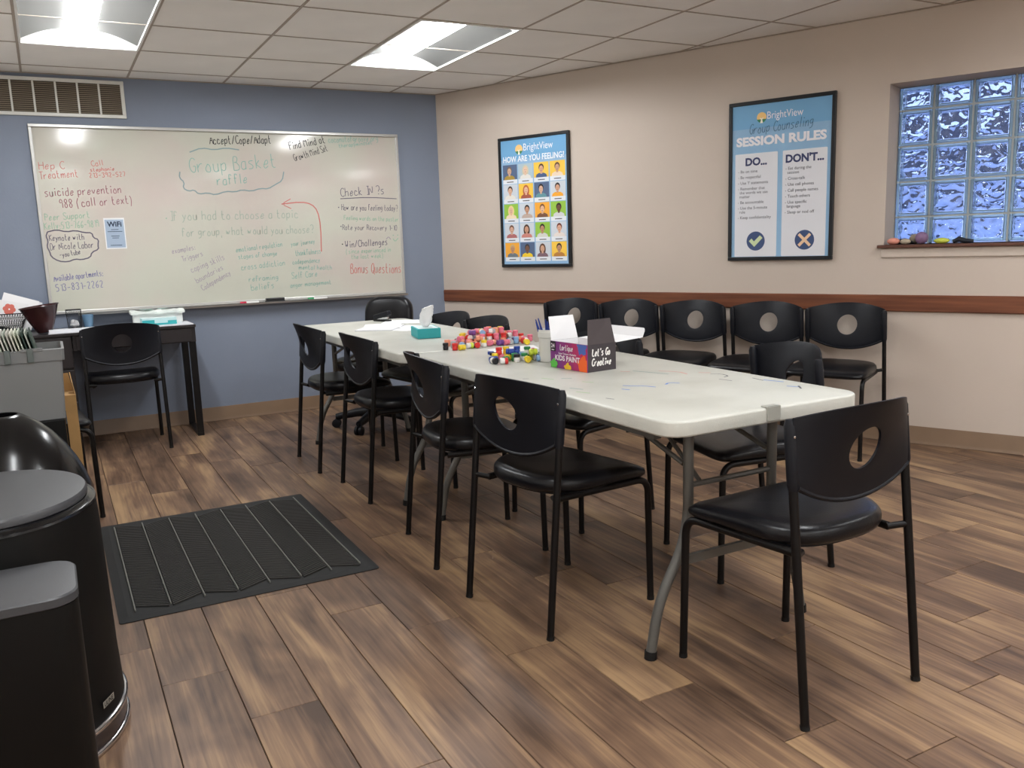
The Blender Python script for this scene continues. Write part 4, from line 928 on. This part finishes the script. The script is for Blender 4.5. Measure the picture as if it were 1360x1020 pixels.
# mesh pencil cup with crumpled tissue
cp = thing('mesh_cup', 'square black wire mesh pencil cup on the desk', 'cup', (.118, 6.15, ZD+.0065))
b = MB(); w0, w1, hh = .036, .044, .118
cs = [(-1,-1),(1,-1),(1,1),(-1,1)]
for i in range(4):
    a, c = cs[i], cs[(i+1) % 4]
    b.tube([(a[0]*w1,a[1]*w1,hh),(c[0]*w1,c[1]*w1,hh)], .0028, 5); b.tube([(a[0]*w0,a[1]*w0,.003),(a[0]*w1,a[1]*w1,hh)], .0018, 5); b.tube([(a[0]*w0,a[1]*w0,.003),(c[0]*w0,c[1]*w0,.003)], .0025, 5)
b.box(-w0, w0, -w0, w0, .0, .002); b.obj('cup_frame', M['blackmetal'], cp)
b = MB(); N = 9
for i in range(4):
    a, c = cs[i], cs[(i+1) % 4]
    P = lambda u, v: Vector(((a[0]+(c[0]-a[0])*u)*(w0+(w1-w0)*v), (a[1]+(c[1]-a[1])*u)*(w0+(w1-w0)*v), .003+(hh-.003)*v))
    for k in range(-N+1, 2*N):
        for sg in (1, -1):
            u0_, v0_, u1_, v1_ = k/N, 0, k/N+sg*.55, 1
            lo = max(0, *(((0-u0_)/(u1_-u0_), (1-u0_)/(u1_-u0_)) if False else [min((0-u0_)/(u1_-u0_), (1-u0_)/(u1_-u0_))])); hi = min(1, max((0-u0_)/(u1_-u0_), (1-u0_)/(u1_-u0_)))
            if hi-lo > .05: b.tube([P(u0_+(u1_-u0_)*lo, lo), P(u0_+(u1_-u0_)*hi, hi)], .00055, 3, False)
stuff(b.obj('wire_mesh', M['blackmetal'], cp))
b = MB(); b.ball((0,0,.026), .026, .024, .022, 10, 7)
b.v = [(x*(1+rs2.uniform(-.25,.25)), y*(1+rs2.uniform(-.25,.25)), max(.004, z*(1+rs2.uniform(-.2,.25)))) for x, y, z in b.v]; o = b.obj('crumpled_tissue', M['white'], loc=(.118, 6.15, ZD+.0065)); tag(o, 'crumpled white tissue inside the mesh pencil cup', 'tissue')
cg = thing('plastic_tumbler', 'pale blue clear tumbler right of the mesh cup', 'cup', (.200, 6.22, ZD))
b = MB(); b.lathe([(.026,0),(.034,.085),(.032,.085),(.024,.004)], 20); b.obj('tumbler_wall', mat('clear_blue', S(150,190,220), .15, trans=.6), cg, smooth=40)
# maroon bowl
bo = thing('maroon_bowl', 'glossy maroon plastic bowl with flared sides on the desk', 'bowl', (-.050, 5.985, ZD))
bo.rotation_euler = (0, RD(-7), 0); bo.location.z = ZD+.0062
b = MB(); b.lathe([(.045,0),(.05,.003),(.085,.07),(.125,.158),(.133,.162),(.130,.166),(.118,.158),(.080,.072),(.042,.010)], 32, sx=.85, sy=.72); b.obj('bowl_wall', mat('maroon_gloss', S(58,30,32), .2), bo, smooth=50)
# wire basket with papers
bs = thing('wire_basket', 'black wire basket full of papers at the left end of the desk', 'basket', (-.255, 6.215, ZD))
b = MB(); BX0, BX1, BY0, BY1, BHh = -.13, .07, -.095, .075, .12; fl_ = .03
def bp_(u, v, side):                      # side walls of the flared basket
    q = rrect(BX0-fl_*v, BX1+fl_*v*1.6, BY0-fl_*v*.2, BY1+fl_*v, .03, 3); i = int(u*len(q)) % len(q); return Vector((q[i][0], q[i][1], .003+BHh*v))
nq = 16
for v in [0, .2, .4, .6, .8, 1]:
    b.tube([bp_(i/nq+.001, v, 0) for i in range(nq)]+[bp_(.001, v, 0)], .0015 if v < 1 else .0035, 5, False)
b.obj('basket_wire', M['blackmetal'], bs)
b = MB(); per = []
q0 = rrect(BX0, BX1, BY0, BY1, .03, 3); q1 = rrect(BX0-fl_, BX1+fl_*1.6, BY0-fl_*.2, BY1+fl_, .03, 3)
def samp(q, s_):
    n = len(q); L = [math.dist(q[i], q[(i+1) % n]) for i in range(n)]; T_ = sum(L)*s_; i = 0
    while T_ > L[i]: T_ -= L[i]; i = (i+1) % n
    a, c = q[i], q[(i+1) % n]; u = T_/L[i]; return (a[0]+(c[0]-a[0])*u, a[1]+(c[1]-a[1])*u)
NB = 64
for i in range(NB):
    for sg in (0, 3, -3):
        a = samp(q0, (i/NB) % .9999); c = samp(q1, ((i+sg)/NB) % .9999); b.tube([(a[0], a[1], .003), (c[0], c[1], .003+BHh)], .0011 if sg else .0015, 3, False)
b.box(BX0, BX1, BY0, BY1, 0, .002); stuff(b.obj('basket_weave', M['blackmetal'], bs))
def paper_in(label, cx, y, a, lean, w_, h_p, z0, col=(238,238,240)):
    o = MB().box(-w_/2, w_/2, -.001, .001, 0, h_p).obj('paper_sheet', pc(*col), loc=(cx, y, z0), rot=(RD(lean), RD(a), 0)); return tag(o, label, 'paper')
paper_in('white sheet with a red flower print, in front in the wire basket', -.262, 6.175, 14, -10, .200, .165, .785)
o = C.objects[-1] if False else None
fl2 = [x for x in C.objects if x.get('label', '').startswith('white sheet with a red flower')][0]
b = MB()
for k in range(6): disc(b, .0+.02*cos(k*pi/3), .115+.02*sin(k*pi/3), .016, y=-.0013-.00005*k, n=10)
b.obj('flower_print', pc(214,112,98), fl2)
paper_in('tallest tilted white sheet in the wire basket', -.225, 6.20, 20, -9, .200, .195, .785, (244,244,246))
paper_in('white sheet behind the tallest one in the basket', -.175, 6.225, 18, -8, .16, .165, .79, (232,232,236))
paper_in('rightmost white sheet in the wire basket', -.150, 6.25, 20, -8, .15, .150, .79, (226,226,232))

# ---------------------------------------------------------------- grey file tote on a black cabinet
ct = thing('low_cabinet', 'low black cabinet under the grey file tote', 'cabinet', (0, 0, 0))
MB().rbox(-.44, .000, 3.44, 3.79, .0, .632, .004).obj('cabinet_body', M['binmatte'], ct)
MB().rbox(.0005, .006, 3.46, 3.77, .03, .61, .002, 1).obj('cabinet_door', M['binmatte'], ct)
to = thing('file_tote', 'light grey plastic hanging file tote on the black cabinet', 'box', (0, 0, .6325))
TX0, TX1, TY0, TY1 = -.36, .003, 3.455, 3.735
b = MB(); R4 = lambda x0, x1, y0, y1, z, r=.012: [(x, y, z) for x, y in rrect(x0, x1, y0, y1, r, 3)]
b.rings([R4(TX0,TX1,TY0,TY1,0), R4(TX0-.012,TX1+.010,TY0-.006,TY1+.006,.212), R4(TX0-.020,TX1+.018,TY0-.012,TY1+.012,.213), R4(TX0-.022,TX1+.020,TY0-.014,TY1+.014,.254), R4(TX0-.012,TX1+.011,TY0-.005,TY1+.005,.256), R4(TX0-.004,TX1+.004,TY0+.004,TY1-.004,.21), R4(TX0+.006,TX1-.006,TY0+.006,TY1-.006,.008)])
b.obj('tote_body', M['toteg'], to, smooth=30)
for xx in (-.155, -.085, -.30):
    MB().rbox(xx-.010, xx+.010, TY0-.020, TY0-.0125, .212, .262, .002, 1).obj('tote_clip', M['totedark'], to)
MB().rbox(-.115, -.045, TY0-.018, TY0-.008, .250, .262, .002, 1).obj('lid_catch', M['toteg'], to)
pal = [(226,226,214),(214,218,200),(196,206,190),(232,230,222),(190,198,186),(206,204,196)]
fmesh = {}
for i in range(18):
    xx = -.210+.0115*i; c = (46,66,58) if i in (15, 17) else pal[i % 6]; hgt = .305-.002*(i % 3)
    if c not in fmesh: fmesh[c] = MB().rbox(-.0022, .0022, -.118, .118, 0, .312, .0008, 1).mesh('hanging_folder', pc(*c))
    o = link('hanging_folder', fmesh[c], None, (xx, 3.595, .6435+.004), (0, RD(-13), 0)); tag(o, ('dark green' if c == (46,66,58) else 'pale')+' file folder standing in the grey tote', 'folder', ('dark' if c == (46,66,58) else 'pale')+' folders in the tote')
# kraft carton
kb = thing('kraft_carton', 'tall brown cardboard carton behind the grey tote', 'box', (0, 0, 0))
MB().rbox(-.22, .048, 3.87, 3.99, 0, .655, .002, 1).obj('carton_body', M['kraft'], kb)
b = MB(); b.add([(.030,3.862,.656),(.030,4.018,.656),(.052,4.01,.60),(.052,3.87,.60),(.034,3.862,.656),(.034,4.018,.656),(.056,4.01,.60),(.056,3.87,.60)], [(0,1,2,3),(4,5,6,7),(0,1,5,4),(1,2,6,5),(2,3,7,6),(3,0,4,7)])
b = MB(); b.add([(-.02,3.986,.656),(.042,3.986,.656),(.030,3.996,.73),(-.02,3.996,.73),(-.02,3.989,.656),(.042,3.989,.656),(.030,3.999,.73),(-.02,3.999,.73)], [(0,1,2,3),(4,5,6,7),(0,1,5,4),(1,2,6,5),(2,3,7,6),(3,0,4,7)]); b.obj('carton_flap', M['kraft'], kb)
b = MB(); b.add([(.044,3.88,.656),(.044,3.98,.656),(.034,3.975,.735),(.038,3.90,.70),(.047,3.88,.656),(.047,3.98,.656),(.037,3.975,.735),(.041,3.90,.70)], [(0,1,2,3),(4,5,6,7),(0,1,5,4),(1,2,6,5),(2,3,7,6),(3,0,4,7)]); b.obj('carton_flap', M['kraft'], kb)

# ---------------------------------------------------------------- waste bins
dbn = thing('dome_bin', 'tall black waste bin with a glossy dome top, by the file tote', 'bin', (-.17, 2.955, 0))
b = MB(); b.lathe([(.218,0),(.224,.01),(.224,.478)], 40); b.obj('bin_body', M['binmatte'], dbn, smooth=40)
b = MB(); b.lathe([(.224,.4785),(.228,.480),(.228,.492),(.222,.51),(.209,.55),(.190,.593),(.163,.640),(.130,.684),(.095,.717),(.062,.740),(.050,.747),(.044,.747),(.044,.735),(.06,.70)], 48, cap0=False, cap1=False); b.obj('dome_lid', M['binblack'], dbn, smooth=50)
stb = thing('step_bin', 'large black oval step bin with flat grey lid and chrome foot', 'bin', (-.185, 2.405, 0))
sx, sy = .236, .283
b = MB(); b.lathe([(1.055,.075),(1.03,.2),(1.0,.55),(.985,.608)], 56, sx=sx, sy=sy); b.obj('bin_body', M['binmatte'], stb, smooth=50)
b = MB(); b.lathe([(1.062,.003),(1.066,.016),(1.066,.06),(1.056,.0745)], 56, sx=sx, sy=sy); b.obj('foot_band', mat('dark_chrome', (.16,.17,.21), .2, metal=1), stb, smooth=50)
for zz0 in (0, .058):
    b = MB(); b.lathe([(1.058,zz0),(1.09,zz0+.004),(1.094,zz0+.009),(1.088,zz0+.014),(1.058,zz0+.0165)], 56, sx=sx, sy=sy); b.obj('chrome_ring', M['chrome'], stb, smooth=60)
b = MB(); b.lathe([(.988,.6085),(.996,.603),(.985,.606),(.93,.6172),(.90,.6173)], 56, sx=sx, sy=sy); b.obj('bin_rim', M['binblack'], stb, smooth=50)
b = MB(); b.lathe([(.905,.6175),(.915,.62),(.915,.632),(.90,.638),(.5,.6405)], 56, sx=sx, sy=sy); b.obj('bin_lid', M['lidgrey'], stb, smooth=35)
b = MB(); an = RD(-35)
lb_ = MB(); rect(lb_, -.026, .026, -.0085, .0085, 0); l1 = MB(); text_mesh(l1, 'ULINE', 0, -.006, size=.017, width=.043, align='CENTER', bold=.02, y=-.0006)
px_, py_ = 1.055*sx*cos(an), 1.055*sy*sin(an); nrm = Vector((px_/sx**2, py_/sy**2, 0)).normalized(); tl = Matrix.Translation((px_+nrm.x*.0015, py_+nrm.y*.0015, .115)) @ Matrix.Rotation(math.atan2(nrm.y, nrm.x)+pi/2, 4, 'Z')
b.add(lb_.v, lb_.f, tl); b.obj('name_plate', pc(150,146,136), stb)
b = MB(); b.add(l1.v, l1.f, tl); b.obj('plate_lettering', pc(34,32,30), stb)
ssb = thing('small_step_bin', 'slim black step bin with grey lid, in front of the oval bin', 'bin', (-.012, 1.832, 0))
b = MB(); b.rings([[(x, y, z) for x, y in rrect(-.36-i, -.004+i, .006-i, .244+i, .05, 6)] for i, z in ((-.006,0),(0,.01),(0,.527))]); b.obj('bin_body', M['binmatte'], ssb, smooth=40)
b = MB(); b.rings([[(x, y, z) for x, y in rrect(-.362+i, -.002-i, .004+i, .246-i, .055, 6)] for i, z in ((.002,.5275),(0,.53),(0,.546),(.003,.5495),(.02,.5505))]); b.obj('bin_lid', M['lidgrey'], ssb, smooth=35)
b = MB(); b.rbox(-.22, -.14, -.035, .0, .015, .03, .004); b.obj('pedal', M['chrome'], ssb)
